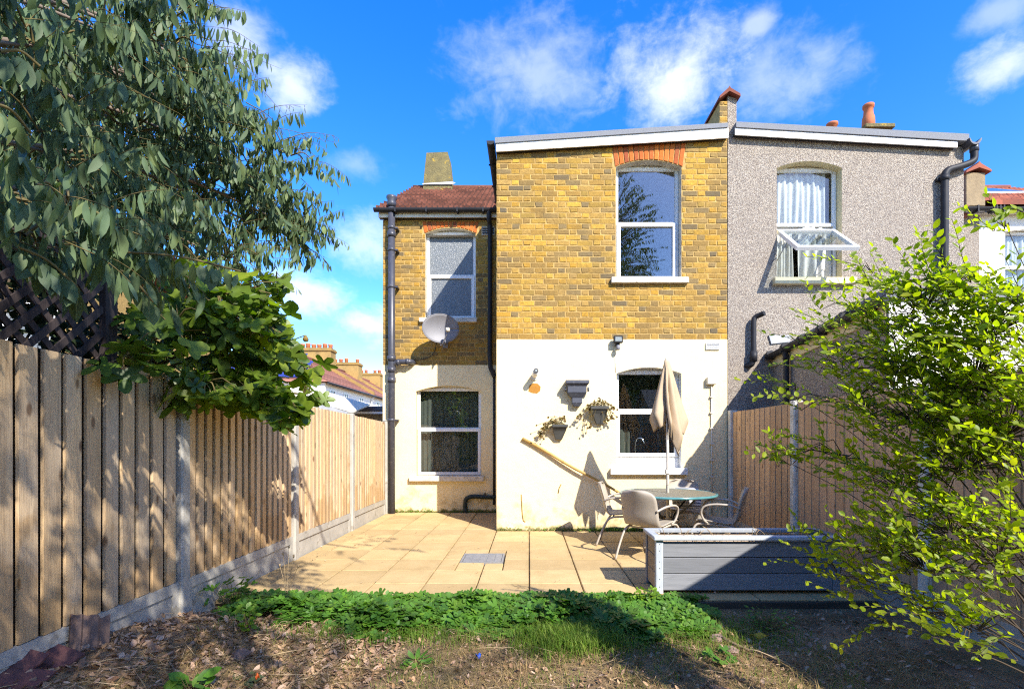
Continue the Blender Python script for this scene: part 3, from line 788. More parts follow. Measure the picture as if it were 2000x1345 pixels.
# flat roof, fascia, gutter along the left eave
fy = YF - .10
MB().prism([(X(969, fy), Z(296, fy)), (XR - .02, Z(269, fy)), (XR - .02, Z(250, fy)), (X(969, fy), Z(281, fy))], 1, fy, fy + .022).build('fascia', M_UPVC, house)
MB().prism([(X(967, fy), Z(281, fy) + .002), (XR - .03, Z(250, fy) + .002), (XR - .03, Z(241, fy)), (X(967, fy), Z(270, fy))], 1, fy - .02, YR + 2.5).build('flat_roof', M_FELT, house, None, 'grey mineral felt flat roof sloping down to the gutter')
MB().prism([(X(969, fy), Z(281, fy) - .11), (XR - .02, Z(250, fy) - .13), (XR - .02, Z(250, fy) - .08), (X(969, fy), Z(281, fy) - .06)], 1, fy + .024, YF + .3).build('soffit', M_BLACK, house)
gut = MB()
gp = []
for k in range(9): a = math.pi + math.pi * k / 8; gp.append((-.595 + .062 * math.cos(a), Z(277, fy) + .06 * math.sin(a)))
gp += [(-.595 + .056, Z(277, fy)), (-.595 - .056, Z(277, fy))]
gut.prism(gp, 1, fy - .03, YR - .16)
for yy in (8.3, 9.0, 9.6): gut.box(-.665, -.50, yy, yy + .03, Z(277, fy) - .075, Z(277, fy) - .06)
gut.build('gutter', M_BLACKPIPE, house)

# ---- the set-back part
XRL = X(748, YR)
ZB2 = Z(713, YR); ZT2 = Z(430, YR)
facade(XRL, XL - .002, ZB2, lambda x: ZT2, YR, [W3]).build('wall', M_MORTAR, house)
YR2 = YR - .014
lm = facade(XRL, XL - .002, -0.06, lambda x: ZB2, YR2, [W4]); lm.quad((XRL, YR2, ZB2), (XL, YR2, ZB2), (XL, YR, ZB2), (XRL, YR, ZB2))
lm.build('rendered_wall', M_RENDER, house, None, 'cream rendered wall in the shaded recess')
brick_skin(house, XRL, XL, ZB2, lambda x: ZT2, YR, [(W3['x0'], W3['x1'], W3['z0'], W3['z1'] + .03), (W3['x0'] - .06, W3['x1'] + .06, W3['z1'] - .02, Z(431, YR)), (X(819, YR), X(933, YR), Z(633, YR), Z(621, YR)), (X(941, YR), X(966, YR), Z(461, YR), Z(443, YR))], 0)
flat_arch(house, (W3['x0'] + W3['x1']) / 2, (W3['x1'] - W3['x0']) / 2 + .02, W3['z1'], W3['rise'] + .02, Z(433, YR), YR, 13)
room(house, XRL + .05, XL - .06, YR + .03, YR + 3.2, 0.02, 5.5, 2.75)
MB().box(XRL, XRL + .04, YR + .02, YR + 6, -0.06, ZT2).build('side_wall', M_RENDER2, house)
window(house, W3, YR, .11, Z(540, YR + .11), M_SILL, M_FROST, label='upper window with obscured glass in the recess', sill=(X(820, YR), X(932, YR), .085, .08), sash_inset=(.02, .02))
window(house, W4, YR2, .09, Z(838, YR2 + .09), M_RENDER, M_GLASS, label='wide lower window in the shaded recess', sill=(X(801, YR), X(946, YR), .10, .09))
# tiles
def tiled_roof(h, x0, x1, ye, ze, yr, zr, m, rows, roll=0.105, name='roof_tiles', amp=.036, kind='stuff'):
    mb = MB(); n = max(4, int((x1 - x0) / (roll / 4)))
    dx = (x1 - x0) / n
    for r in range(rows):
        a, b = r / rows, min(1.0, (r + 1.25) / rows)
        vs = []
        for (t, lift) in ((a, .085), (b, .010)):
            for i in range(n + 1):
                x = x0 + dx * i; w = amp * abs(math.sin(math.pi * x / roll)) ** 0.7
                jit = random.uniform(-.004, .004) if t == a else 0
                vs.append((x, ye + (yr - ye) * t, ze + (zr - ze) * t + lift + w + jit))
        for i in range(n + 1):                                    # the butt end of the course
            x = x0 + dx * i; vs.append((x, ye + (yr - ye) * a, ze + (zr - ze) * a + .015))
        fs = [(i, i + 1, n + 2 + i, n + 1 + i) for i in range(n)] + [(i + 1, i, 2 * (n + 1) + i, 2 * (n + 1) + i + 1) for i in range(n)]
        # break into tiles so that every tile is an island of its own
        per = max(1, int(round(0.21 / dx)))
        for s in range(0, n, per):
            e = min(n, s + per); idx = list(range(s, e + 1)); k = len(idx)
            sub = [vs[i] for i in idx] + [vs[n + 1 + i] for i in idx] + [vs[2 * (n + 1) + i] for i in idx]
            off = random.uniform(-.004, .004)
            sub = [(p[0], p[1] + off, p[2] + off) for p in sub]
            mb.add(sub, [(i, i + 1, k + 1 + i, k + i) for i in range(k - 1)] + [(i + 1, i, 2 * k + i, 2 * k + i + 1) for i in range(k - 1)], False)
    return mb.build(name, m, h, kind)
ZE = Z(412, YR - .14)
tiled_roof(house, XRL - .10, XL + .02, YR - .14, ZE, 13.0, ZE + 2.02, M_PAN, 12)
MB().prism([(YR - .10, ZE - .02), (13.0, ZE + 1.98), (13.0, ZE + 1.90), (YR - .10, ZE - .10)], 0, XRL - .06, XL - .01).build('roof', M_TILE, house)
MB().prism([(YR + .02, ZT2), (13, ZE + 1.93), (15.9, ZT2)], 0, XRL, XRL + .05).build('gable', M_MORTAR, house)
MB().prism([(13.0, ZE + 1.98), (16.0, ZE), (16.0, ZE - .08), (13.0, ZE + 1.90)], 0, XRL - .06, XL + 1).build('roof', M_TILE, house)
MB().tube([(XRL - .1, 13, ZE + 2.03), (XL, 13, ZE + 2.03)], .10, 10).build('ridge', M_TILE, house)
e = MB()
gp = []
gyc, gzc = YR - .19, Z(408, YR - .19)
for k in range(9): a = math.pi + math.pi * k / 8; gp.append((gyc + .06 * math.cos(a), gzc + .06 * math.sin(a)))
gp += [(gyc + .055, gzc), (gyc - .055, gzc)]
e.prism(gp, 0, XRL - .12, XL - .02)
for xx in (-2.6, -2.0, -1.4, -.9): e.box(xx, xx + .025, gyc - .066, gyc + .06, gzc - .075, gzc + .012)
e.build('gutter', M_BLACKPIPE, house)
MB().bbox(XRL - .05, XL - .02, YR - .125, YR - .10, ZT2 + .0, gzc - .03).build('fascia', M_WHITEPL, house)
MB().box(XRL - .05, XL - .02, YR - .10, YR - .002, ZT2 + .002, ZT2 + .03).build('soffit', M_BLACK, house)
# chimney: tapered, rendered, spotted with lichen
cy, cz = 12.75, Z(309, 12.75)
cx0, cx1 = X(832, cy), X(882, cy)
b4 = [(cx0 - .04, cy - .30, 7.3), (cx1 + .10, cy - .30, 7.3), (cx1 + .10, cy + .35, 7.3), (cx0 - .04, cy + .35, 7.3)]
t4 = [(cx0 + .06, cy - .24, cz), (cx1 - .06, cy - .24, cz + .02), (cx1 - .05, cy + .27, cz), (cx0 + .06, cy + .27, cz - .01)]
mid = [tuple((Vector(a) * .45 + Vector(b) * .55) + Vector((random.uniform(-.015, .015), 0, 0))) for a, b in zip(b4, t4)]
MB().add(b4 + mid + t4, [(0, 1, 5, 4), (1, 2, 6, 5), (2, 3, 7, 6), (3, 0, 4, 7), (4, 5, 9, 8), (5, 6, 10, 9), (6, 7, 11, 10), (7, 4, 8, 11), (8, 9, 10, 11)]).build('chimney', M_LICHEN, house)
MB().add([(cx0 - .03, cy - .312, 7.77), (cx1 + .07, cy - .312, 7.77), (cx1 + .13, cy - .16, 7.88), (cx1 + .07, cy - .30, 7.85), (cx0 - .02, cy - .302, 7.80)], [(0, 1, 2, 3, 4)]).build('flashing', M_LEAD, house)
# soil pipe with its cap, collars and branch
px = X(765, 9.80); py = 9.80
sp = MB().tube([(px, py, -.03), (px, py, Z(392, py))], .066, 14).build('soil_pipe', M_PIPE, house)
for v in (445, 488, 820, 560): MB().tube([(px, py, Z(v, py) - .03), (px, py, Z(v, py) + .03)], .073, 14).box(px + .06, px + .12, py - .01, py + .13, Z(v, py) - .015, Z(v, py) + .015).build('pipe_bracket', M_PIPE, sp)
for v in (458, 700, 722, 742): MB().tube([(px, py, Z(v, py) - .05), (px, py, Z(v, py) + .05)], .08, 14).build('pipe_collar', M_PIPE, sp)
MB().lathe([(.075, Z(405, py)), (.095, Z(398, py)), (.075, Z(392, py)), (.105, Z(388, py)), (.10, Z(384, py)), (.03, Z(381, py))], px, py, 14).build('vent_cap', M_PIPE, sp)
br = MB().tube(smooth_path([(px, py, Z(712, py)), (px + .12, py, Z(707, py)), (px + .26, py, Z(706, py)), (px + .36, py + .02, Z(706, py)), (px + .40, py + .14, Z(706, py))]), .052, 12)
br.tube([(px + .10, py, Z(708, py)), (px + .16, py, Z(707, py))], .068, 12); br.tube([(px + .28, py, Z(706, py)), (px + .34, py, Z(706, py))], .062, 12)
br.build('branch_pipe', M_PIPE, sp)
# downpipe in the corner of the recess
dx = X(957, 9.86); dy = 9.86
MB().tube(smooth_path([(X(955, 9.76), 9.76, gzc - .04), (X(955, 9.78), 9.79, gzc - .2), (dx, dy, gzc - .38), (dx, dy, Z(560, dy)), (dx, dy, Z(700, dy)), (dx + .05, dy + .01, Z(726, dy)), (dx + .09, dy + .02, Z(735, dy))]), .046, 10).build('downpipe', M_BLACKPIPE, house)
MB().tube([(X(965, 9.9), 9.9, Z(722, 9.9)), (X(965, 9.9), 9.9, Z(985, 9.9))], .022, 8).build('downpipe', M_BLACKPIPE, house)
wy = 9.87
w = MB().tube(smooth_path([(X(967, wy), wy + .03, Z(971, wy)), (X(945, wy), wy, Z(970, wy)), (X(925, wy), wy, Z(969, wy)), (X(913, wy), wy, Z(972, wy)), (X(909, wy), wy, Z(980, wy)), (X(909, wy), wy, -.02)]), .042, 10)
w.box(X(946, wy), X(948, wy), wy - .02, wy + .06, Z(970, wy), Z(962, wy)); w.build('waste_pipe', M_GREENPIPE, house)
def louvre(h, u0, u1, v0, v1, Y, m, n):
    mb = MB(); x0, x1, z0, z1 = X(u0, Y), X(u1, Y), Z(v1, Y), Z(v0, Y)
    ring(mb, x0, x1, z0, z1, .012, Y - .018, Y + .004)
    o = mb.build('air_vent', m, h)
    MB().box(x0 + .012, x1 - .012, Y - .004, Y + .003, z0 + .012, z1 - .012).build('vent_back', M_HOPPER, o)
    for i in range(n):
        zz = z0 + .014 + (z1 - z0 - .028) * (i + .5) / n
        MB().add([(x0 + .013, Y - .02, zz - .007), (x1 - .013, Y - .02, zz - .007), (x1 - .013, Y - .005, zz + .002), (x0 + .013, Y - .005, zz + .002), (x0 + .013, Y - .022, zz - .003), (x1 - .013, Y - .022, zz - .003), (x1 - .013, Y - .007, zz + .006), (x0 + .013, Y - .007, zz + .006)],
                 [(0, 3, 2, 1), (4, 5, 6, 7), (0, 1, 5, 4), (2, 3, 7, 6), (1, 2, 6, 5), (3, 0, 4, 7)]).build('slat', m, o)
louvre(house, 941, 966, 443, 460, YR - .01, M_WHITEPL, 4)
louvre(house, 1378, 1405, 670, 683, YW - .006, M_UPVC, 4)
# bare brick showing through a hole in the render
pts = [(1032, 764), (1034, 752), (1041, 748), (1050, 749), (1056, 755), (1055, 763), (1049, 768), (1039, 767)]
MB().prism([(X(u, YW), Z(v, YW)) for u, v in pts], 1, YW - .003, YW + .01).build('bare_patch', pm('bare_orange_brick', (0.42, 0.20, 0.035), (0.30, 0.13, 0.025), 12, .95, .4, 60), house, None, 'orange patch where the render has come away')
crk = MB()
for path in ([(1018, 965), (1019, 985), (1020, 1003), (1022, 1016), (1026, 1019)], [(1096, 945), (1092, 953), (1090, 963)]):
    crk.tube([(X(u, YW), YW + .0, Z(v, YW)) for u, v in path], .009, 5)
crk.build('crack', pm('ochre_crack', (0.30, 0.19, 0.05), None, 20), house)
# conduit, junction box and clips on the render
cb = MB().bbox(X(1379, YW), X(1396, YW), YW - .075, YW + .01, Z(751, YW), Z(737, YW), .006).build('junction_box', M_WHITEPL, house)
cd = MB().tube([(X(1389, YW), YW - .02, Z(749, YW)), (X(1389, YW), YW - .02, Z(880, YW)), (X(1390, YW), YW - .02, Z(1004, YW))], .011, 6)
for v in (775, 806, 836, 866, 898, 930): cd.box(X(1386, YW), X(1392, YW), YW - .04, YW + .003, Z(v + 1.5, YW), Z(v - 1.5, YW))
cd.build('conduit', M_WHITEPL, house)
MB().tube([(X(1202, YW), YW - .005, Z(690, YW)), (X(1202, YW), YW - .005, Z(727, YW))], .005, 5).build('cable', M_WHITEPL, house)

# party parapet between the two flat roofs: brick half and coping belong to the brick house
ppy = YF - .012
MB().box(X(1405, YF), XR - .001, ppy, ppy + 3.0, Z(262, YF), Z(199, YF)).build('parapet', M_MORTAR, house)
brick_skin(house, X(1405, YF), XR - .002, Z(262, YF), lambda x: Z(199, YF), ppy, [], 0)
cop = MB()
pk = (XR + .005, Z(178, YF)); l_, r_ = (X(1401, YF), Z(200, YF)), (X(1442, YF), Z(196, YF))
for i in range(7):
    ya = ppy - .08 + i * .44
    cop.prism([l_, (l_[0] + .005, l_[1] + .045), (pk[0] - .02, pk[1] - .012), (pk[0], pk[1] + .022), (pk[0] + .02, pk[1] - .012), (r_[0] - .005, r_[1] + .045), r_, (pk[0], pk[1] - .06)], 1, ya, ya + .43)
cop.build('coping', M_TILE2, house)

# ------------------------------------------------------------------ the pebbledashed house
pbl = thing('pebbledash_house', 'grey pebbledashed house with an open top hung window and lower lean-to beside the brick house', 'house', (5, YF, 0))
PX0, PX1 = XR + .010, X(1882, YF)
W5 = dict(x0=X(1517, YF), x1=X(1644, YF), z0=Z(545, YF), z1=Z(328, YF), rise=Z(315, YF) - Z(328, YF))
def ztop_p(x): t = (x - PX0) / (PX1 - PX0); return Z(262, YF) * (1 - t) + Z(287, YF) * t
facade(PX0, PX1, -.06, ztop_p, YF - .004, [W5]).build('wall', M_PEBBLE, pbl)
MB().box(PX1 - .1, PX1, YF + .0, YR + 3, -.06, ztop_p(PX1) - .02).build('side_wall', M_PEBBLE, pbl)
MB().prism([(X(1420, YF) + .004, Z(264, YF)), (X(1438, YF), Z(264, YF)), (X(1438, YF), Z(192, YF) - .02), (XR + .004, Z(184, YF) - .03)], 1, ppy, ppy + 3.0).build('parapet', M_PEBBLE, pbl)
MB().prism([(X(1436, fy), Z(263, fy)), (X(1870, fy), Z(288, fy)), (X(1870, fy), Z(277, fy)), (X(1436, fy), Z(250, fy))], 1, fy, fy + .022).build('fascia', M_UPVC, pbl)
MB().prism([(X(1437, fy), Z(250, fy) + .003), (X(1891, fy), Z(277, fy) + .003), (X(1891, fy), Z(263, fy)), (X(1437, fy), Z(239, fy))], 1, fy - .02, YR + 2.5).build('flat_roof', M_FELT, pbl)
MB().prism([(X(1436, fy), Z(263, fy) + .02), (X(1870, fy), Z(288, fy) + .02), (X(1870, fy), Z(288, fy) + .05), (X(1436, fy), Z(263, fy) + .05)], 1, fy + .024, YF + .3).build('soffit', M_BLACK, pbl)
room(pbl, PX0 + .06, PX1 - .12, YF + .03, YF + 3.4, 0.02, 5.9, 2.95)
d5 = .14
wn = window(pbl, W5, YF - .004, d5, Z(440, YF + d5), M_CREAM, M_GLASS, lower_open=True, label='window with its lower sash pushed wide open', sill=(X(1508, YF), X(1667, YF), .10, .09), msill=M_CREAM)
# the open sash: hinged at its top edge, kicked out into the garden
hz = Z(457, YF + .15); hx0, hx1 = W5['x0'] + .03, W5['x1'] - .07
def sashpt(x, s, t):                           # s along the sash from the hinge, t across its thickness
    a = R(50)
    return (x, YF + .10 - s * math.sin(a) - t * math.cos(a), hz - s * math.cos(a) + t * math.sin(a))
def sbox(mb, x0, x1, s0, s1, t0=0, t1=.055):
    vs = [sashpt(x, s, t) for t in (t0, t1) for (x, s) in ((x0, s0), (x1, s0), (x1, s1), (x0, s1))]
    mb.add(vs, [(0, 3, 2, 1), (4, 5, 6, 7), (0, 1, 5, 4), (1, 2, 6, 5), (2, 3, 7, 6), (3, 0, 4, 7)])
SL = .80
s = MB(); sbox(s, hx0, hx1, 0, .06); sbox(s, hx0, hx1, SL - .06, SL); sbox(s, hx0, hx0 + .06, .06, SL - .06); sbox(s, hx1 - .06, hx1, .06, SL - .06)
s.build('sash', M_UPVC, wn)
s = MB(); sbox(s, hx0 + .055, hx1 - .055, .055, SL - .055, .02, .03); s.build('pane', M_GLASSB, wn)
for xx in (hx0 + .01, hx1 - .01): MB().tube([sashpt(xx, .45, .0), (xx, YF + .16, hz - .50)], .008, 6).build('stay', M_LEAD, wn)
# right-hand downpipe with a swan neck, and the gutter it hangs from
gp = []
gxc, gzc2 = X(1906, 7.72), Z(269, 7.72)
for k in range(9): a = math.pi + math.pi * k / 8; gp.append((gxc + .095 * math.cos(a), gzc2 + .10 * math.sin(a)))
gp += [(gxc + .085, gzc2), (gxc + .02, gzc2 - .07), (gxc - .05, gzc2 - .06), (gxc - .085, gzc2)]
MB().prism(gp, 1, 7.72, YR).build('gutter', M_PIPE, pbl)
yy = 7.80
dp = MB().tube(smooth_path([(X(1903, yy), yy, Z(282, yy)), (X(1903, yy), yy, Z(300, yy)), (X(1902, yy), yy, Z(312, yy)), (X(1893, yy), yy, Z(319, yy)), (X(1870, yy), yy, Z(327, yy)), (X(1853, yy), yy, Z(332, yy)), (X(1846, yy), yy, Z(340, yy)), (X(1845, yy), yy, Z(356, yy)), (X(1845, yy), yy, Z(450, yy)), (X(1844, yy), yy, Z(556, yy))], 4), .052, 12)
dp = dp.build('downpipe', M_BLACKPIPE, pbl)
for v in (348, 545): MB().tube([(X(1845, yy), yy, Z(v, yy) - .04), (X(1845, yy), yy, Z(v, yy) + .04)], .062, 12).box(X(1845, yy) - .09, X(1845, yy) + .09, yy + .03, yy + .085, Z(v, yy) - .02, Z(v, yy) + .02).build('pipe_bracket', M_BLACKPIPE, dp)
MB().tube([(X(1903, yy), yy, Z(296, yy)), (X(1903, yy), yy, Z(283, yy))], .062, 12).build('pipe_collar', M_PIPE, dp)
sv = MB().tube(smooth_path([(X(1492, 7.72), 7.70, Z(612, 7.72)), (X(1484, 7.75), 7.76, Z(615, 7.75)), (X(1475, yy), yy, Z(620, yy)), (X(1472, yy), yy, Z(632, yy)), (X(1472, yy), yy, Z(690, yy)), (X(1471, yy), yy, Z(704, yy)), (X(1468, yy), yy + .02, Z(712, yy)), (X(1462, yy), yy + .09, Z(712, yy))]), .04, 12)
sv.tube([(X(1472, yy), yy, Z(686, yy)), (X(1472, yy), yy, Z(706, yy))], .055, 12)
sv.build('vent_pipe', M_BLACKPIPE, pbl)
# lean-to along the boundary
EX, EY = 3.84, 5.37
def ze(y): return 2.77 + (YF - y) * .066
MB().add([(EX, EY, -.06), (EX, YF - .01, -.06), (EX, YF - .01, ze(YF) - .10), (EX, EY, ze(EY) - .10), (EX + .1, EY + .02, -.06), (EX + .1, YF - .01, -.06), (EX + .1, YF - .01, ze(YF) - .1), (EX + .1, EY + .02, ze(EY) - .1)],
         [(0, 1, 2, 3), (4, 7, 6, 5), (0, 3, 7, 4), (3, 2, 6, 7)]).build('extension_wall', M_PEBBLE, pbl)
MB().box(EX + .002, 9.6, EY - .02, EY - .0, -.06, ze(EY) - .04).build('extension_wall', M_RENDER2, pbl, None, 'white front wall of the lean-to')
MB().add([(EX - .05, EY - .05, ze(EY) - .03), (9.7, EY - .05, ze(EY) - .03), (9.7, YF - .02, ze(YF) - .03), (EX - .05, YF - .02, ze(YF) - .03), (EX - .05, EY - .05, ze(EY) + .10), (9.7, EY - .05, ze(EY) + .10), (9.7, YF - .02, ze(YF) + .02), (EX - .05, YF - .02, ze(YF) + .02)],
         [(0, 3, 2, 1), (4, 5, 6, 7), (0, 1, 5, 4), (1, 2, 6, 5), (3, 0, 4, 7)]).build('extension_roof', M_FELT, pbl)
MB().add([(EX - .02, EY + .01, ze(EY) - .20), (EX - .02, YF - .02, ze(YF) - .20), (EX - .02, YF - .02, ze(YF) - .03), (EX - .02, EY + .01, ze(EY) - .03), (EX + .0, EY + .01, ze(EY) - .20), (EX + .0, YF - .02, ze(YF) - .20), (EX + .0, YF - .02, ze(YF) - .03), (EX + .0, EY + .01, ze(EY) - .03)],
         [(0, 1, 2, 3), (4, 7, 6, 5), (0, 4, 5, 1), (0, 3, 7, 4)]).build('fascia', M_CREAM, pbl)
g = MB()
rings = []
for yv in (EY - .12, YF - .04):
    rings.append([(EX - .085 + .062 * math.cos(math.pi + math.pi * k / 8), yv, ze(yv) - .03 + .06 * math.sin(math.pi + math.pi * k / 8)) for k in range(9)])
g.add(rings[0] + rings[1], [(k, k + 1, 10 + k, 9 + k) for k in range(8)] + [tuple(range(8, -1, -1)), tuple(range(9, 18))], False)
for k in range(6):
    yv = 5.5 + k * .46; g.box(EX - .155, EX - .022, yv, yv + .035, ze(yv) - .10, ze(yv) - .085); g.tube([(EX - .085, yv - .02, ze(yv) - .03), (EX - .085, yv + .05, ze(yv + .05) - .03)], .067, 10)
eg = g.build('gutter', M_BLACKPIPE, pbl); solid(eg, .006)
dyy = 7.35
MB().tube(smooth_path([(EX - .085, dyy, ze(dyy) - .05), (EX - .085, dyy, ze(dyy) - .2), (EX - .07, dyy, ze(dyy) - .3), (EX - .07, dyy, 0.0)]), .038, 10).build('downpipe', M_BLACKPIPE, pbl)
MB().prism([(X(1500, YF), Z(655, YF)), (X(1545, YF), Z(655, YF)), (X(1540, YF), Z(668, YF)), (X(1505, YF), Z(672, YF))], 1, YF - .03, YF - .004).build('flashing', M_LEAD, pbl)
# set-back part of the pebbledashed house
PX2 = X(1913, YR)
MB().box(PX1 + .002, PX2, YR, YR + .2, -.06, Z(419, YR)).build('wall', M_PEBBLE, pbl)
MB().box(PX1 + .002, PX2 - .002, YR - .10, YR - .004, Z(419, YR) - .02, Z(411, YR)).build('fascia', M_SILL, pbl)
tiled_roof(pbl, PX1 - .5, X(1886, YR) - .05, YR - .14, ZE - .0, 13.0, ZE + 2.02, M_TILE2, 14)
MB().prism([(YR - .10, ZE - .02), (13.0, ZE + 1.98), (16, ZE), (YR - .10, ZE - .10)], 0, PX1 - .5, X(1886, YR) - .05).build('roof', M_TILE2, pbl)
# chimney stacks on the ridge behind
cy = 13.0
ch = MB()
ch.bbox(X(1674, cy), X(1718, cy), cy - .4, cy + .4, 7.4, Z(246, 12.5), .01).bbox(X(1668, cy), X(1724, cy), cy - .46, cy + .46, Z(246, 12.5), Z(238, 12.5), .015)
cs = ch.build('chimney', M_LICHEN, pbl)
MB().lathe([(.16, Z(240, 12.5) ), (.145, Z(232, cy)), (.115, Z(225, cy)), (.105, Z(212, cy)), (.135, Z(211, cy)), (.135, Z(206, cy)), (.12, Z(205, cy)), (.10, Z(206, cy))], X(1696, cy), cy, 16).build('chimney_pot', M_POT, cs)
ch = MB().bbox(X(1600, cy), X(1644, cy), cy - .4, cy + .4, 7.4, Z(258, 12.6), .01).build('chimney', M_LICHEN, pbl)
MB().lathe([(.12, Z(258, cy)), (.11, Z(247, cy)), (.14, Z(246, cy)), (.14, Z(242, cy)), (.12, Z(241, cy))], X(1625, cy), cy, 16).build('chimney_pot', M_POT, ch)

# ------------------------------------------------------------------ the white house at the end
wh = thing('white_house', 'white rendered house with red tiled roof and skylight beyond the pebbledashed house', 'house', (10.5, YR, 0))
WX0, WX1 = PX2 + .004, 12.4
W6 = dict(x0=X(1964, YR), x1=X(2070, YR), z0=Z(570, YR), z1=Z(452, YR), rise=.05)
facade(WX0, WX1, -.06, lambda x: Z(420, YR), YR + .01, [W6]).build('wall', M_RENDER2, wh)
window(wh, W6, YR + .01, .10, Z(522, YR + .1), M_RENDER2, M_GLASS, label='white framed window with pale curtains', sill=(X(1958, YR), X(2076, YR), .09, .08))
room(wh, WX0 + .1, WX1 - .1, YR + .04, YR + 3, .02, 5.7, 2.8)
RX0 = X(1925, YR)
tiled_roof(wh, RX0, WX1, YR - .14, Z(404, YR) - .03, 13.0, Z(404, YR) + 1.85, M_TILE2, 13)
MB().prism([(YR - .10, Z(404, YR) - .06), (13.0, Z(404, YR) + 1.82), (16, Z(404, YR) - .1), (YR - .1, Z(404, YR) - .13)], 0, RX0, WX1).build('roof', M_TILE2, wh)
MB().tube([(RX0, 13, Z(404, YR) + 1.88), (WX1, 13, Z(404, YR) + 1.88)], .11, 10).build('ridge', M_TILE2, wh)
gp = []
gz2 = Z(406, YR - .19)
for k in range(9): a = math.pi + math.pi * k / 8; gp.append((YR - .19 + .06 * math.cos(a), gz2 + .06 * math.sin(a)))
gp += [(YR - .135, gz2), (YR - .245, gz2)]
g = MB().prism(gp, 0, PX1 + .02, WX1)
for u in (1888, 1918, 1923, 1930, 1937): g.box(X(u, YR), X(u, YR) + .025, YR - .256, YR - .12, gz2 - .09, gz2 + .03)
g.build('gutter', M_BLACKPIPE, wh)
MB().box(WX0, WX1, YR - .10, YR + .005, Z(420, YR) - .0, Z(411, YR)).build('fascia', M_SILL, wh)
sy = 10.9; t_ = (sy - YR + .14) / (13 - YR + .14); sz = Z(404, YR) + 1.88 * t_
def onroof(x, y, l): return (x, y, Z(404, YR) - .03 + (1.88) * (y - YR + .14) / (13.14 - YR) + l)
sk = MB(); sa, sb = 9.75, 11.2
sk.add([onroof(sa, 11.2, .06), onroof(sb, 11.2, .06), onroof(sb, 12.1, .06), onroof(sa, 12.1, .06), onroof(sa, 11.2, .14), onroof(sb, 11.2, .14), onroof(sb, 12.1, .14), onroof(sa, 12.1, .14)],
       [(0, 3, 2, 1), (4, 5, 6, 7), (0, 1, 5, 4), (1, 2, 6, 5), (2, 3, 7, 6), (3, 0, 4, 7)])
sko = sk.build('skylight', M_LEAD, wh)
MB().add([onroof(sa + .08, 11.27, .145), onroof(sb - .08, 11.27, .145), onroof(sb - .08, 12.02, .145), onroof(sa + .08, 12.02, .145)], [(0, 1, 2, 3)]).build('pane', pm('skylight_glass', (.05, .07, .09), None, 3, .05, 0, spec=.8), sko)
py_ = YR - .13
MB().bbox(X(1887, py_), X(1925, py_), py_, py_ + 3.2, Z(402, py_), Z(337, py_), .01).build('parapet', M_PIER, wh)
c = MB()
for i in range(7):
    ya = py_ - .06 + i * .46
    a_, b_, m_ = X(1882, py_), X(1932, py_), X(1908, py_)
    c.prism([(a_, Z(340, py_)), (a_ + .01, Z(336, py_)), (m_ - .03, Z(322, py_)), (m_, Z(318, py_)), (m_ + .03, Z(322, py_)), (b_ - .01, Z(334, py_)), (b_, Z(338, py_)), (m_, Z(330, py_))], 1, ya, ya + .45)
c.build('coping', M_TILE2, wh)

# curtains, blinds and a tap seen through the panes
def drape(name, label, cat, x0, x1, z0, z1, y, folds, amp, m, taper=0.0, skew=0.0):
    n = folds * 8
    def fn(i, j):
        z = z0 + (z1 - z0) * j; w = 1 - taper * (1 - j)
        x = x0 + (x1 - x0) * i * w + skew * (1 - j) * (i - .2)
        a = amp * (0.45 + 0.55 * (1 - j)) * math.sin(2 * math.pi * folds * i + 0.6 * math.sin(5 * i + 3 * j)) + amp * .5 * math.sin(2 * math.pi * folds * .37 * i + 2 * j)
        return (x, y + a, z)
    o = MB().grid(fn, n, 10).build(name, m); solid(o, .003)
    return tag(o, label, cat)
YC = YF + .225
drape('curtain', 'white gathered net curtain behind the upper pane of the pebbledashed house', 'curtain', X(1512, YC), X(1612, YC), Z(446, YC), Z(330, YC), YC, 9, .028, M_CURTAIN)
drape('curtain', 'white pleated curtain at the jamb side of the open sash', 'curtain', X(1512, YC), X(1548, YC), Z(549, YC), Z(448, YC), YC, 5, .03, M_CURTAIN)
drape('curtain', 'cream curtain blowing loosely in the middle of the open window', 'curtain', X(1556, YC), X(1602, YC), Z(549, YC), Z(448, YC), YC - .08, 3, .045, M_CURTAIN, 0.1, .05)
drape('curtain', 'cream curtain gathered beside the reveal in the open window', 'curtain', X(1596, YC), X(1632, YC), Z(549, YC), Z(448, YC), YC - .03, 3, .03, M_CURTAIN)
drape('curtain', 'pale net curtain in the window of the white house', 'curtain', X(1960, 10.14), X(2066, 10.14), Z(575, 10.14), Z(455, 10.14), 10.14, 12, .03, M_CURTAIN)
YC = YR + .24
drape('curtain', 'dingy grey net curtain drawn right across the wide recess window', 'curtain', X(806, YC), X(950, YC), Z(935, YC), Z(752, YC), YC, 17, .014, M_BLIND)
YC = YF + .95
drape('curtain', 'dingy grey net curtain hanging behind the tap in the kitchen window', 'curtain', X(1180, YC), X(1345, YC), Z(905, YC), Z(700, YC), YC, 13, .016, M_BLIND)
YT = YF + .42
t = MB().tube(smooth_path([(X(1241, YT), YT, Z(893, YT)), (X(1241, YT), YT, Z(866, YT)), (X(1245, YT), YT - .02, Z(856, YT)), (X(1252, YT), YT - .04, Z(856, YT)), (X(1257, YT), YT - .06, Z(866, YT))]), .014, 8)
t.lathe([(.03, Z(896, YT)), (.025, Z(888, YT)), (.016, Z(886, YT))], X(1241, YT), YT, 10)
tag(t.build('kitchen_tap', pm('chrome', (.75, .75, .75), None, 3, .15, 0, metal=1.0)), 'chrome swan neck tap behind the kitchen window pane', 'tap')

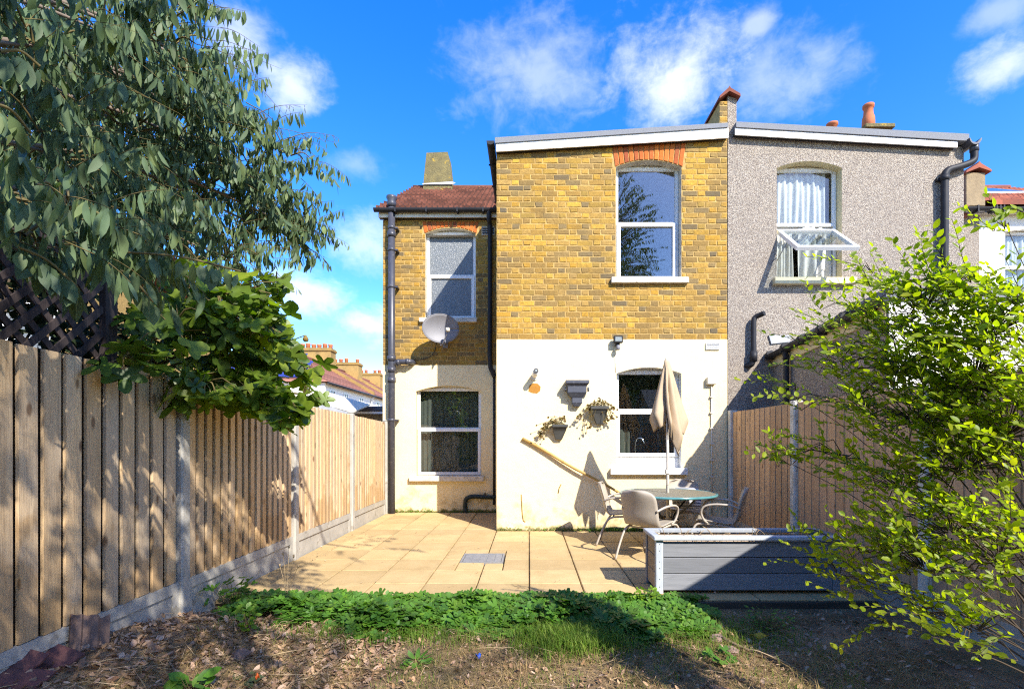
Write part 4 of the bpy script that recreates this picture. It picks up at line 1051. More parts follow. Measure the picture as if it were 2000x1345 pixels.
# ------------------------------------------------------------------ boundary fences
def ltop(y): return 1.95 + (y - 2.1) * (1.775 - 1.95) / 7.7
LP = [0.18, 2.11, 4.04, 5.97, 7.90, 9.80]
lf = thing('fence', 'weathered softwood board fence with concrete posts below the trellis and fig branches', 'fence', (FX, 5, 0))
def gravel_board(par, x, s, y0, y1, zb, zt):
    mb = MB()
    mb.box(x, x + s * .030, y0, y1, zb, zt) if s > 0 else mb.box(x + s * .030, x, y0, y1, zb, zt)
    a, b = (x + s * .030, x + s * .046); a, b = min(a, b), max(a, b)
    mb.box(a, b, y0, y1, zt - .085, zt); mb.box(a, b, y0, y1, zb, zb + .03)
    mb.box(a, b, y0, y0 + .06, zb + .03, zt - .085); mb.box(a, b, y1 - .06, y1, zb + .03, zt - .085)
    return mb.build('gravel_board', M_CONC, par)
bmesh_cache = {}
def board(par, x, s, yc, w, z0, z1, th0, th1, m):
    """feather-edged board: thick edge towards -y"""
    k = (round(w, 3), th0, s, m.name)
    if k not in bmesh_cache:
        h = w / 2; mb = MB()
        prof = [(0, -h), (s * th0, -h + .002), (s * (th0 - .001), -h + .006), (s * th1, h), (0, h)]
        if s < 0: prof = prof[::-1]
        mb.prism(prof, 2, 0, 1); bmesh_cache[k] = mb.mesh('board', m)
    return k
def put_board(par, k, x, yc, z0, z1):
    M = Matrix.Translation((x, yc, z0)) @ Euler((R(random.uniform(-.12, .12)), 0, R(random.uniform(-.4, .4)))).to_matrix().to_4x4()
    me = bmesh_cache[k].copy()
    co = np.empty(len(me.vertices) * 3, 'f'); me.vertices.foreach_get('co', co); co = co.reshape(-1, 3); co[:, 2] *= (z1 - z0); me.vertices.foreach_set('co', co.ravel()); me.update()
    link('board', me, par, M=M)
for i in range(len(LP) - 1):
    y0, y1 = LP[i] + .05, LP[i + 1] - .05
    pitch = .138 if i < 2 else .115
    if y1 < 2.3: pitch = .138
    n = int(round((y1 - y0 - .02) / pitch)); pitch = (y1 - y0 - .02) / n
    GZ = .285
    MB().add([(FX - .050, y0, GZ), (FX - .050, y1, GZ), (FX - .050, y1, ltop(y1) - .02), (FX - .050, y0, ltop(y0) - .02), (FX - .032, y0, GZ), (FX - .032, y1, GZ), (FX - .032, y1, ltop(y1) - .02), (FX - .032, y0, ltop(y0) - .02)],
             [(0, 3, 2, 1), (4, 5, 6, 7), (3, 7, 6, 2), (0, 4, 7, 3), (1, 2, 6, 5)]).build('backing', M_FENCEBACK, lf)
    gravel_board(lf, FX - .04, 1, y0, y1, -.1 if y0 > 4.5 else -.1, GZ)
    k = board(lf, FX, 1, 0, pitch - (.021 if i < 2 else .020), 0, 1, .020, .008, M_FENCE)
    for j in range(n):
        yc = y0 + .01 + pitch * (j + .5)
        put_board(lf, k, FX - .011, yc, GZ + .003 + random.uniform(-.004, .004), ltop(yc) + random.uniform(-.005, .005))
for i, y in enumerate(LP):
    if y < 1: continue
    h = ltop(y) - (.03 if i == 2 else -.02)
    p = MB().bbox(FX - .075, FX + .035, y - .05, y + .05, -.1, h, .012)
    p.bbox(FX - .06, FX + .02, y - .035, y + .035, h, h + .025, .01)
    p.build('post', M_CONC, lf)

RP = [0.10, 2.04, 3.97, 5.93, YF - .09]
rf = thing('fence', 'orange brown board fence with white concrete posts behind the yellow green shrub', 'fence', (GX, 5, 0))
for i in range(len(RP) - 1):
    y0, y1 = RP[i] + .05, RP[i + 1] - .05
    n = int(round((y1 - y0) / .145)); pitch = (y1 - y0) / n
    gravel_board(rf, GX + .05, -1, y0, y1, -.1, .20)
    k = board(rf, GX, -1, 0, pitch + .006, 0, 1, .013, .006, M_FENCER)
    for j in range(n):
        yc = y0 + pitch * (j + .5)
        put_board(rf, k, GX + .02 - .0007 * j, yc, .203, 1.855 + random.uniform(-.003, .003) + (.0 if i else 0))
    MB().box(GX + .03, GX + .07, y0, y1, .5, .58).box(GX + .03, GX + .07, y0, y1, 1.5, 1.58).build('arris_rail', M_FENCER, rf)
for y in RP:
    if y < 1: continue
    p = MB().bbox(GX - .04, GX + .075, y - .05, y + .05, -.1, 1.86 if y < 5 else 1.885, .012)
    p.build('post', M_SILL, rf)

# trellis standing behind the left fence
tr = thing('trellis', 'dark stained diagonal lattice trellis standing behind the fence under the eucalyptus', 'trellis', (FX - .15, 2.6, 1.9))
TY0, TY1, TZ0, TZ1 = 1.0, 3.45, 1.80, 2.62
tx = FX - .14
def lat(sign, xx):
    c = -2.0
    pitch = .165
    n = 0
    s = TY0 - 1.2
    while s < TY1 + 1.2:
        a0, a1 = TZ0, TZ1
        ya, yb = s, s + sign * (a1 - a0)
        # clip to frame
        pts = []
        for t in (0.0, 1.0): pts.append((ya + (yb - ya) * t, a0 + (a1 - a0) * t))
        (p0, q0), (p1, q1) = pts
        ta, tb = 0.0, 1.0
        d = p1 - p0
        for lim, side in ((TY0, 1), (TY1, -1)):
            f0, f1 = side * (p0 - lim), side * (p1 - lim)
            if f0 < 0 and f1 < 0: ta, tb = 1, 0
            elif f0 < 0: ta = max(ta, f0 / (f0 - f1))
            elif f1 < 0: tb = min(tb, f0 / (f0 - f1))
        if tb - ta > .12:
            A = Vector((xx, p0 + d * ta, a0 + (a1 - a0) * ta)); B = Vector((xx, p0 + d * tb, a0 + (a1 - a0) * tb))
            t = (B - A).normalized(); w = Vector((0, -t.z, t.y)) * .021; dd = Vector((.006, 0, 0))
            vs = [A - w - dd, A + w - dd, B + w - dd, B - w - dd, A - w + dd, A + w + dd, B + w + dd, B - w + dd]
            MB().add(vs, [(0, 1, 2, 3), (7, 6, 5, 4), (0, 4, 5, 1), (1, 5, 6, 2), (2, 6, 7, 3), (3, 7, 4, 0)]).build('slat', M_TRELLIS, tr)
        s += pitch
lat(1, tx); lat(-1, tx - .013)
f = MB()
f.box(tx - .025, tx + .02, TY0 - .04, TY1 + .04, TZ0 - .04, TZ0).box(tx - .025, tx + .02, TY0 - .04, TY1 + .04, TZ1, TZ1 + .04)
f.box(tx - .025, tx + .02, TY1, TY1 + .04, TZ0, TZ1).box(tx - .025, tx + .02, TY0 - .04, TY0, TZ0, TZ1).box(tx - .03, tx + .02, TY1 + .04, TY1 + .10, -.1, TZ1 + .1)
f.build('frame', M_TRELLIS, tr)

# ------------------------------------------------------------------ things on the walls
dY = YR - .42
dc = P(861, 641, dY); dn = Vector((0.30, -0.93, -0.12)).normalized()
dish = thing('satellite_dish', 'grey satellite dish hanging below the recess window sill', 'satellite dish', tuple(dc))
up = Vector((0, 0, 1)); sx = up.cross(dn).normalized(); sy = dn.cross(sx).normalized()
RX, RZ = .345, .27
def dfn(i, j):
    a = 2 * math.pi * i; r = j
    p = sx * (RX * r * math.cos(a)) + sy * (RZ * r * math.sin(a)) + dn * (.075 * r * r - .075)
    return tuple(dc + p)
d = MB().grid(dfn, 40, 8).build('reflector', M_DISH, dish); solid(d, .008)
MB().tube([tuple(dc + sx * (RX * math.cos(a)) + sy * (RZ * math.sin(a))) for a in [2 * math.pi * k / 40 for k in range(41)]], .007, 6).build('rim', M_DISH, dish)
arm0 = dc - sy * (RZ + .02) - dn * .05; lnb = dc - sy * .11 + dn * .40 + sx * .02
lnb = dc + dn * .20 + sx * .10 - sy * .03
MB().tube(smooth_path([arm0, arm0 + dn * .1 + Vector((.02, 0, -.02)), lnb - Vector((0, 0, .05))]), .011, 6).build('arm', M_DISH, dish)
l = MB().tube([lnb - dn * .04, lnb + dn * .05], .032, 10); l.bbox(lnb.x - .035, lnb.x + .035, lnb.y - .03, lnb.y + .03, lnb.z - .045, lnb.z + .03, .01); l.build('receiver', M_WHITEPL, dish)
b = MB().tube(smooth_path([dc - dn * .08, dc - dn * .16 - Vector((0, 0, .06)), Vector((dc.x + .02, YR - .1, dc.z - .2)), Vector((dc.x + .02, YR - .03, dc.z - .22))]), .02, 8)
b.bbox(dc.x - .03, dc.x + .07, YR - .03, YR - .012, dc.z - .30, dc.z - .14, .004); b.build('bracket', M_DISH, dish)
cbl = smooth_path([dc - dn * .07, P(852, 672, YR - .05), P(847, 690, YR - .03), P(830, 700, YR - .03), P(800, 703, YR - .03)])
MB().tube(cbl, .006, 5).build('cable', M_BLACK, dish)

fl = thing('floodlight', 'small black floodlight with motion sensor above the kitchen window', 'floodlight', (X(1208, YW), YW, Z(664, YW)))
yl = YW - .12
b = MB().bbox(X(1199, yl), X(1217, yl), yl, yl + .07, Z(669, yl), Z(655, yl), .01).build('lamp_body', M_BLACK, fl)
MB().bbox(X(1201.5, yl), X(1214.5, yl), yl - .006, yl + .002, Z(666.5, yl), Z(657.5, yl), .004).build('lamp_glass', M_LENS, b)
MB().bbox(X(1204, yl), X(1212, yl), yl + .05, YW + .005, Z(674, yl), Z(668, yl), .006).build('bracket', M_BLACK, fl)
s = MB(); c_ = P(1207.5, 678, yl + .03)
s.lathe([(.0, -.045), (.022, -.04), (.032, -.02), (.032, .015), (.026, .03), (.01, .035)], 0, 0, 12); s.v = [(p[0] + c_.x, p[1] + c_.y, p[2] + c_.z) for p in s.v]
s.build('motion_sensor', M_DISH, fl)

cam_t = thing('security_camera', 'white bullet security camera with dark lens on the rendered wall', 'camera', tuple(P(1045, 726, YW)))
a, b_ = P(1044, 733, YW - .02), P(1047, 724, YW - .24)
MB().tube([a, a.lerp(b_, .2), b_], [.04, .046, .046], 14).build('camera_body', M_UPVC, cam_t)
ln = MB().tube([b_, b_ + (b_ - a).normalized() * .012], .040, 14).build('lens_face', M_BLACK, cam_t)
MB().tube([b_ + (b_ - a).normalized() * .010, b_ + (b_ - a).normalized() * .02], .016, 10).build('lens', M_LENS, ln)
MB().tube([P(1044, 735, YW + .01), P(1044, 735, YW - .03)], .055, 14).build('mount', M_UPVC, cam_t)

# rain hopper used as a planter: rim, moulded body, lower throat
def taper(mb, x0, x1, za, x2, x3, zb, y, d0, d1):
    """wedge against a wall: wide at za, narrow at zb"""
    vs = [(x0, y, za), (x1, y, za), (x1, y - d0, za), (x0, y - d0, za), (x2, y, zb), (x3, y, zb), (x3, y - d1, zb), (x2, y - d1, zb)]
    return mb.add(vs, [(0, 3, 2, 1), (4, 5, 6, 7), (3, 7, 6, 2), (0, 4, 7, 3), (1, 2, 6, 5)])
hp = thing('hopper_head', 'grey moulded rain hopper head fixed to the white rendered wall', 'hopper head', tuple(P(1126, 768, YW)))
yh = YW; k_ = lambda u: X(u, YW - .1); q_ = lambda v: Z(v, YW - .1)
m = MB()
m.bbox(k_(1104), k_(1150), yh - .20, yh, q_(750), q_(743), .008)
taper(m, k_(1106), k_(1148), q_(750), k_(1108), k_(1145), q_(754), yh, .19, .16)
m.bbox(k_(1108), k_(1145), yh - .16, yh, q_(767), q_(754), .006)
taper(m, k_(1108), k_(1145), q_(767), k_(1117), k_(1138), q_(776), yh, .16, .11)
m.bbox(k_(1117.5), k_(1137), yh - .105, yh, q_(787), q_(776), .005)
taper(m, k_(1117.5), k_(1137), q_(787), k_(1122), k_(1133), q_(793), yh, .105, .08)
m.build('hopper_body', M_HOPPER, hp)
m = MB()
for u in (1103, 1147.5): m.tube([(k_(u), yh - .09, q_(760)), (k_(u + 3), yh - .09, q_(760))], .035, 12)
m.build('boss', M_HOPPER, hp)

def rosette(mb, c, r, n, rs):
    for k in range(n):
        a = 2 * math.pi * k / n + rs.uniform(-.3, .3); el = rs.uniform(.1, .9)
        d = Vector((math.cos(a) * math.cos(el), -abs(math.sin(el)) * .7 - .1, math.sin(a) * math.cos(el))).normalized()
        t = Vector((-math.sin(a), 0, math.cos(a))) * r * .35
        p = c + d * r
        mb.add([c, c + d * r * .6 + t, p, c + d * r * .6 - t], [(0, 1, 2, 3)])
def wall_pot(u0, u1, ub0, ub1, v0, v1, label, trail, seed):
    rs = random.Random(seed)
    t = thing('wall_planter', label, 'wall planter', tuple(P((u0 + u1) / 2, v0, YW)), 'small planters on the rendered wall')
    q = lambda v: Z(v, YW - .09); k = lambda u: X(u, YW - .09)
    m = MB(); h = v1 - v0
    m.bbox(k(u0), k(u1), YW - .165, YW, q(v0 + h * .18), q(v0), .006)
    taper(m, k(u0 + 2), k(u1 - 2), q(v0 + h * .18), k(u0 + (ub0 - u0) * .35), k(u1 - (u1 - ub1) * .35), q(v0 + h * .42), YW, .15, .11)
    taper(m, k(u0 + (ub0 - u0) * .35), k(u1 - (u1 - ub1) * .35), q(v0 + h * .42), k(ub0), k(ub1), q(v1), YW, .11, .06)
    m.build('pot', M_POTGREY, t)
    st, lv = MB(), MB()
    x0, x1 = k(u0), k(u1)
    for (du, dv, nn) in trail:
        for _ in range(nn):
            s = Vector((rs.uniform(x0 + .02, x1 - .02), YW - .09 + rs.uniform(-.05, .05), q(v0)))
            e = P((u0 + u1) / 2 + du + rs.gauss(0, 5), v0 + dv + rs.gauss(0, 4), YW - .10 + rs.uniform(-.07, .06))
            mid = (s + e) / 2 + Vector((0, -.03, .06))
            path = smooth_path([s, mid, e], 4); st.tube(path, .003, 4, False); rosette(lv, e, rs.uniform(.018, .03), 9, rs)
            if rs.random() < .5: rosette(lv, path[5], rs.uniform(.012, .02), 7, rs)
    st.build('stems', M_TWIG, t, 'stuff'); lv.build('rosettes', M_SUCC, t, 'stuff')
wall_pot(1078, 1109, 1086, 1098, 829, 858, 'grey wall planter with dry rosettes spilling to one side above the leaning bamboo cane', [(-28, 2, 8), (-34, 12, 7), (-38, 24, 6), (-14, -8, 7), (4, -9, 6)], 3)
wall_pot(1153, 1188, 1166, 1178, 793, 828, 'grey wall planter with the wildest trailing rosettes beside the kitchen window', [(-26, 8, 8), (-36, 22, 6), (-18, 40, 6), (10, -9, 8), (24, 4, 8), (28, 24, 6), (-8, -2, 6), (20, 32, 4)], 5)

# bamboo cane leaning along the wall
pa, pb = P(1020, 856, YW - .03), P(1338, 1034, YW - .14)
bp = thing('bamboo_cane', 'yellow bamboo cane leaning across the rendered wall behind the chairs', 'cane', tuple(pb))
pts = [pa.lerp(pb, i / 12) + Vector((0, 0, .012 * math.sin(i * 1.3))) for i in range(13)]
m = MB().tube(pts, [.024 - .0006 * i for i in range(13)], 8)
for i in range(1, 12, 2): m.tube([pts[i].lerp(pts[i + 1], .0), pts[i].lerp(pts[i + 1], .06)], .027 - .0006 * i, 8)
m.build('cane', M_BAMBOO, bp)

# ------------------------------------------------------------------ table, parasol, chairs
TX, TYc, TZ = X(1304, 6.55), 6.55, .735
tb = thing('garden_table', 'round patterned glass patio table with teal rim round the folded parasol', 'table', (TX, TYc, 0))
MB().lathe([(.03, TZ - .012), (.595, TZ - .012), (.60, TZ - .008), (.60, TZ - .002), (.595, TZ), (.03, TZ)], TX, TYc, 48, False).build('table_top', M_TABLE, tb)
m = MB(); n = 48
m.tube([(TX + .605 * math.cos(2 * math.pi * k / n), TYc + .605 * math.sin(2 * math.pi * k / n), TZ - .012) for k in range(n + 1)], .017, 8)
m.build('rim', M_TEAL, tb)
for k in range(4):
    a = R(35 + 90 * k); dx, dy = math.cos(a), math.sin(a)
    pth = smooth_path([(TX + dx * .46, TYc + dy * .46, TZ - .02), (TX + dx * .34, TYc + dy * .34, .60), (TX + dx * .12, TYc + dy * .12, .42), (TX + dx * .14, TYc + dy * .14, .25), (TX + dx * .38, TYc + dy * .38, .03), (TX + dx * .42, TYc + dy * .42, .0)])
    MB().tube(pth, .013, 8).build('leg', M_DARKMETAL, tb)
m = MB()
for rr, zz in ((.14, .40), (.20, .18)): m.tube([(TX + rr * math.cos(2 * math.pi * k / 24), TYc + rr * math.sin(2 * math.pi * k / 24), zz) for k in range(25)], .009, 6)
m.build('leg_ring', M_DARKMETAL, tb)

ps = thing('parasol', 'folded beige parasol standing through the round glass table', 'parasol', (TX, TYc, 0))
MB().tube([(TX, TYc, .02), (TX, TYc, 1.2), (TX - .01, TYc, 2.46)], .019, 10).build('pole', M_POLE, ps)
MB().lathe([(.0, 2.50), (.018, 2.49), (.024, 2.46), (.014, 2.44)], TX - .01, TYc, 10).build('finial', M_POLE, ps)
m = MB().lathe([(.20, 0.0), (.21, .02), (.19, .045), (.06, .07), (.035, .09), (.035, .24), (.02, .245)], TX, TYc, 24)
m.build('base', M_DARKMETAL, ps)
m = MB().tube([(TX - .025, TYc, 1.02), (TX + .03, TYc, 1.06)], .016, 8); m.bbox(TX - .03, TX + .03, TYc - .03, TYc + .03, .98, 1.03, .006); m.build('crank', M_POLE, ps)
prs = random.Random(4)
NP = 7
hem = [prs.uniform(-.26, .14) for _ in range(NP)]; fat = [prs.uniform(.75, 1.25) for _ in range(NP)]; tw = [prs.uniform(-.35, .35) for _ in range(NP)]
def pfn(i, j):
    a = 2 * math.pi * i; f = i * NP; k = int(f) % NP; fr = f - int(f)
    lobe = math.sin(math.pi * fr)                                   # a deep pleat between neighbouring ribs
    nxt = (k + 1) % NP
    h = hem[k] * (1 - fr) + hem[nxt] * fr
    ft = fat[k] * (1 - fr) + fat[nxt] * fr
    z = 2.46 - j * (1.14 + h - .26 * lobe * j)
    base = .026 + .235 * min(1, (j * 1.2)) ** 1.0 * ft
    base *= 1 - .30 * max(0, (j - .80) / .20)
    r = base * (1 - .78 * (lobe ** .8) * min(1, j * 2.5))
    a2 = a + tw[k] * j * lobe + .25 * math.sin(3.1 * j + k)
    wob = .008 * math.sin(17 * j + 5 * k) * lobe
    return (TX - .01 + (r + wob) * math.cos(a2) * 1.0 + .015 * j, TYc + (r + wob) * math.sin(a2) * .9, z)
o = MB().grid(pfn, NP * 14, 34).build('canopy', M_CLOTH, ps); solid(o, .004)
m = MB()
for k in range(NP):
    a = 2 * math.pi * k / NP
    m.tube([(TX - .01 + .02 * math.cos(a), TYc + .02 * math.sin(a), 2.42), (TX + .10 * fat[k] * math.cos(a), TYc + .10 * fat[k] * math.sin(a), 1.42)], .006, 5)
m.build('ribs', M_DARKMETAL, ps)

def make_chair():
    t = thing('patio_chair', '', 'chair', (0, 0, 0), 'taupe chairs round the patio table')
    prof = smooth_path([(.27, .405), (.24, .435), (.10, .425), (-.08, .405), (-.19, .415), (-.245, .49), (-.275, .62), (-.315, .76), (-.335, .835)], 4)
    prof = smooth_path([(0, a, b) for a, b in [(.27, .405), (.24, .435), (.10, .425), (-.08, .405), (-.19, .415), (-.245, .49), (-.275, .62), (-.315, .76), (-.335, .835)]], 4)
    N = len(prof) - 1
    def shell(i, j):
        f = j * N; k = min(N - 1, int(f)); p = prof[k].lerp(prof[k + 1], f - k)
        x = 2 * i - 1
        w = .235
        if j > .80: w *= math.sqrt(max(.02, 1 - ((j - .80) / .205) ** 2.6)) if j < 1.0 else .36     # rounded top of the back
        if j < .08: w *= .93 + .07 * (j / .08)
        wrap = .055 * (abs(x) ** 2.2) * min(1, max(0, (j - .35) / .2))
        lift = .020 * abs(x) ** 3 * (1 if j < .5 else 0)
        return (x * w, p.y + wrap, p.z + lift)
    o = MB().grid(shell, 14, 44).build('shell', M_SHELL, t); solid(o, .012)
    for s in (-1, 1):
        MB().tube(smooth_path([(s * .225, -.235, .60), (s * .275, -.12, .645), (s * .285, .06, .65), (s * .28, .17, .615), (s * .265, .20, .54), (s * .245, .17, .455), (s * .22, .13, .415)]), .0135, 8).build('armrest', M_METAL, t)
        MB().tube(smooth_path([(s * .20, .02, .395), (s * .215, .20, .405), (s * .23, .275, .37), (s * .245, .315, .24), (s * .262, .345, .0)]), .0135, 8).build('leg', M_METAL, t)
        MB().tube(smooth_path([(s * .20, .05, .395), (s * .21, -.12, .38), (s * .225, -.20, .32), (s * .245, -.275, .16), (s * .258, -.335, .0)]), .0135, 8).build('leg', M_METAL, t)
    MB().tube([(-.20, .02, .39), (.20, .02, .39)], .011, 6).tube([(-.21, -.12, .378), (.21, -.12, .378)], .011, 6).build('cross_bar', M_METAL, t)
    return t
c0 = make_chair()
spots = [(X(1268, 6.02), 6.02, math.degrees(math.atan2(TYc - 6.02, TX - X(1268, 6.02))) - 90 - 8, 'taupe patio chair turned its back to the garden, nearest the grey planter end'),
         (X(1216, 6.92), 6.92, -104, 'taupe patio chair seen from the side at the end of the bamboo cane'),
         (X(1338, 7.22), 7.22, 172, 'taupe patio chair by the kitchen wall with a striped cushion on it'),
         (X(1405, 6.22), 6.22, 68, 'taupe patio chair by the board fence facing the table sideways')]
chairs = []
for i, (x, y, a, lab) in enumerate(spots):
    c = c0 if i == 0 else copy_tree(c0)
    c.location = (x, y, 0.002); c.rotation_euler = (0, 0, R(a)); c['label'] = lab; chairs.append(c)
cx, cy_, ca = spots[2][:3]
def cfn(i, j):
    a = 2 * i - 1; b = 2 * j - 1
    return (a * .20, b * .16)
m = MB(); nu = 12
def pill(i, j):
    a = 2 * math.pi * i; b = math.pi * (j - .5)
    se = lambda v, e: math.copysign(abs(v) ** e, v)
    return (.20 * se(math.cos(a), .45) * se(math.cos(b), .6), .055 * se(math.sin(b), .9), .155 * se(math.sin(a), .45) * se(math.cos(b), .6))
m.grid(pill, 28, 14)
cu = m.build('cushion', M_STRIPE)
cu.location = (cx - .02, cy_ - .13, .60); cu.rotation_euler = (R(-18), 0, R(ca - 180))
tag(cu, 'black and white striped cushion propped on the chair by the kitchen wall', 'cushion')

# ------------------------------------------------------------------ grey raised planter
BX0, BX1, BY0, BY1, BH = 1.165, 2.86, 4.60, 5.02, .535
pl = thing('raised_planter', 'grey painted timber raised planter standing on the front edge of the patio', 'planter', ((BX0 + BX1) / 2, 4.8, 0))
zr = [.03, .185, .335, .482]
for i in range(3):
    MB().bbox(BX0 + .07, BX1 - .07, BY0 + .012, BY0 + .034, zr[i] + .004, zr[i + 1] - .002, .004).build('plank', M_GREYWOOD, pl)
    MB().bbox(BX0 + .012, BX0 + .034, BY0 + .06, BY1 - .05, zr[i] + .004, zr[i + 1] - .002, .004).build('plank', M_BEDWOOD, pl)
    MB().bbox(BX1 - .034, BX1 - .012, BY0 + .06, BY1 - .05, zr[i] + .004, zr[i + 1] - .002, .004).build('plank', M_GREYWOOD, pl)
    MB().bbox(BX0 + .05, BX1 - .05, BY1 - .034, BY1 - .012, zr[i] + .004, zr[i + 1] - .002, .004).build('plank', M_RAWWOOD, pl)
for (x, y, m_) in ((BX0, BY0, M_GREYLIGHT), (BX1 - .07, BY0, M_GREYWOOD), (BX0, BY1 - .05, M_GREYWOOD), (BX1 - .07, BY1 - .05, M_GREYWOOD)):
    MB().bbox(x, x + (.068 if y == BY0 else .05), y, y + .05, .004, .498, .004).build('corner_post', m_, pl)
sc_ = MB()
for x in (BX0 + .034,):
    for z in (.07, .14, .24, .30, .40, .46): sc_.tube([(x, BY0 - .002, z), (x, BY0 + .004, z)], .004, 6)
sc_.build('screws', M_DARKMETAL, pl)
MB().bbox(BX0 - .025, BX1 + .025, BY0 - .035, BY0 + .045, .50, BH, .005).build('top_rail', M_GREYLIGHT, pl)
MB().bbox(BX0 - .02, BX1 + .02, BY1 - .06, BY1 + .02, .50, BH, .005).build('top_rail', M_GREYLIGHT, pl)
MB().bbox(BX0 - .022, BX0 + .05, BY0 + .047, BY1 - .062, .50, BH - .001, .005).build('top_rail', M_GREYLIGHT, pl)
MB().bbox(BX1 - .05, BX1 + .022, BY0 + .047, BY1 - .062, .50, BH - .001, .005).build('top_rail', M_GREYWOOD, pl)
MB().box(BX0 + .036, BX1 - .036, BY0 + .036, BY1 - .036, .30, .40).build('soil', M_SOIL, pl)
st = MB(); rs = random.Random(8)
for k in range(60):
    x = rs.uniform(BX0 + .1, BX1 - .1); y = rs.uniform(BY0 + .06, BY1 - .07)
    d = Vector((rs.gauss(0, .10), rs.gauss(0, .03), rs.uniform(.10, .20)))
    st.tube(smooth_path([(x, y, .38), Vector((x, y, .38)) + d * .6 + Vector((0, 0, .03)), Vector((x, y, .38)) + d], 3), .0025, 4, False)
st.build('dry_stems', M_STRAW, pl, 'stuff')

# a timber edging below the planter, and odds and ends on the soil
e = MB().bbox(1.08, 3.05, 4.43, 4.56, -.12, -.015, .006)
tag(e.build('edging', woodmat('dark_edging_timber', (.10, .085, .065), (.07, .06, .045), (.03, .025, .02), None, False, .9, 0)), 'dark timber edging board under the grey raised planter', 'edging board')

# crown pieces outside the frame that shade the bed and the near fence
SHADE_EUC = [((-0.7, 0.1, 3.45), (1.0, 0.5, 0.5), 100), ((-0.5, 0.3, 4.4), (1.0, 0.9, 1.4), 300), ((-1.3, 1.2, 5.0), (0.9, 0.8, 1.1), 70), ((0.3, -0.4, 5.4), (0.7, 0.8, 0.8), 30), ((1.7, 0.4, 5.9), (0.8, 0.7, 0.5), 8)]
SHADE_TREES = [('tall loose crowned tree far behind the camera reflected in the upper panes', (3.4, -12.0, 11.2), (3.8, 2.2, 5.6), 1900, (3.2, -12.2), .17, 3),
               ('shorter tree behind the camera shading the lawn', (3.6, -5.2, 6.7), (1.9, 1.2, 1.6), 130, (3.7, -5.4), .13, 8)]

# ------------------------------------------------------------------ houses and sheds beyond the left fence
def slope(mb, e0, e1, r0, r1, rows, lift=.03):
    """a tiled slope between an eave edge and a ridge edge, built course by course"""
    e0, e1, r0, r1 = map(Vector, (e0, e1, r0, r1)); nrm = (e1 - e0).cross(r0 - e0)
    if nrm.length < 1e-6: nrm = (e1 - e0).cross(r1 - e0)
    nrm.normalize()
    if nrm.z < 0: nrm.negate()
    for k in range(rows):
        a, b = k / rows, (k + 1.15) / rows; b = min(b, 1)
        p = [e0.lerp(r0, a) + nrm * lift, e1.lerp(r1, a) + nrm * lift, e1.lerp(r1, b), e0.lerp(r0, b)]
        mb.add(p + [e0.lerp(r0, a), e1.lerp(r1, a)], [(0, 1, 2, 3), (1, 0, 4, 5)])
BXW = -12.2
def small_window(h, y0, y1, z0, z1):
    mb = MB(); x = BXW
    for (a, b, c, d) in ((y0, y1, z0, z0 + .06), (y0, y1, z1 - .06, z1), (y0, y0 + .06, z0 + .06, z1 - .06), (y1 - .06, y1, z0 + .06, z1 - .06), ((y0 + y1) / 2 - .03, (y0 + y1) / 2 + .03, z0 + .06, z1 - .06), (y0 + .06, (y0 + y1) / 2 - .03, (z0 + z1) / 2 - .02, (z0 + z1) / 2 + .02), ((y0 + y1) / 2 + .03, y1 - .06, (z0 + z1) / 2 - .02, (z0 + z1) / 2 + .02)):
        mb.box(x + .002, x + .05, a, b, c, d)
    mb.box(x + .002, x + .12, y0 - .1, y1 + .1, z0 - .08, z0 - .002)
    w = mb.build('window', M_UPVC, h)
    MB().box(x + .004, x + .02, y0 + .06, y1 - .06, z0 + .06, z1 - .06).build('pane', pm('dark_far_pane', (.12, .13, .15), None, 2, .15, 0, spec=.7), w)
def stack(h, y, npots, top, w, d=1.1, skip=None):
    x = -16.5
    c = MB().bbox(x - w / 2, x + w / 2, y - d / 2, y + d / 2, 6.4, top - .62, .02).bbox(x - w / 2 - .08, x + w / 2 + .08, y - d / 2 - .08, y + d / 2 + .08, top - .62, top - .44, .02).bbox(x - w / 2 - .02, x + w / 2 + .02, y - d / 2 - .02, y + d / 2 + .02, top - .44, top - .36, .02).build('chimney', M_BRICKDARK, h)
    for k in range(npots):
        if skip is not None and k == skip: continue
        px_ = x - w / 2 + w * (k + .5) / npots; ht = random.uniform(-.05, .05)
        MB().lathe([(.17, top - .38), (.16, top - .1 + ht), (.19, top - .06 + ht), (.18, top + .02 + ht), (.13, top + .02 + ht), (.12, top - .1)], px_, y, 10).build('chimney_pot', M_POT, c)
ez, rz, rx = 4.95, 7.6, -16.5
far = []
defs = [(30.0, 38.9, 'white house with blue solar panels on its hipped red roof beyond the fig branches', M_RENDER2, 39.0, 6, 8.95, 2.6, None),
        (38.95, 45.3, 'far house with the middle one of three chimney stacks', M_RENDER2, 45.4, 5, 8.85, 2.5, 3),
        (45.35, 60.0, 'farthest brick house of the row with the smallest chimney stack', M_BRICKDARK, 52.3, 5, 8.85, 2.3, 2)]
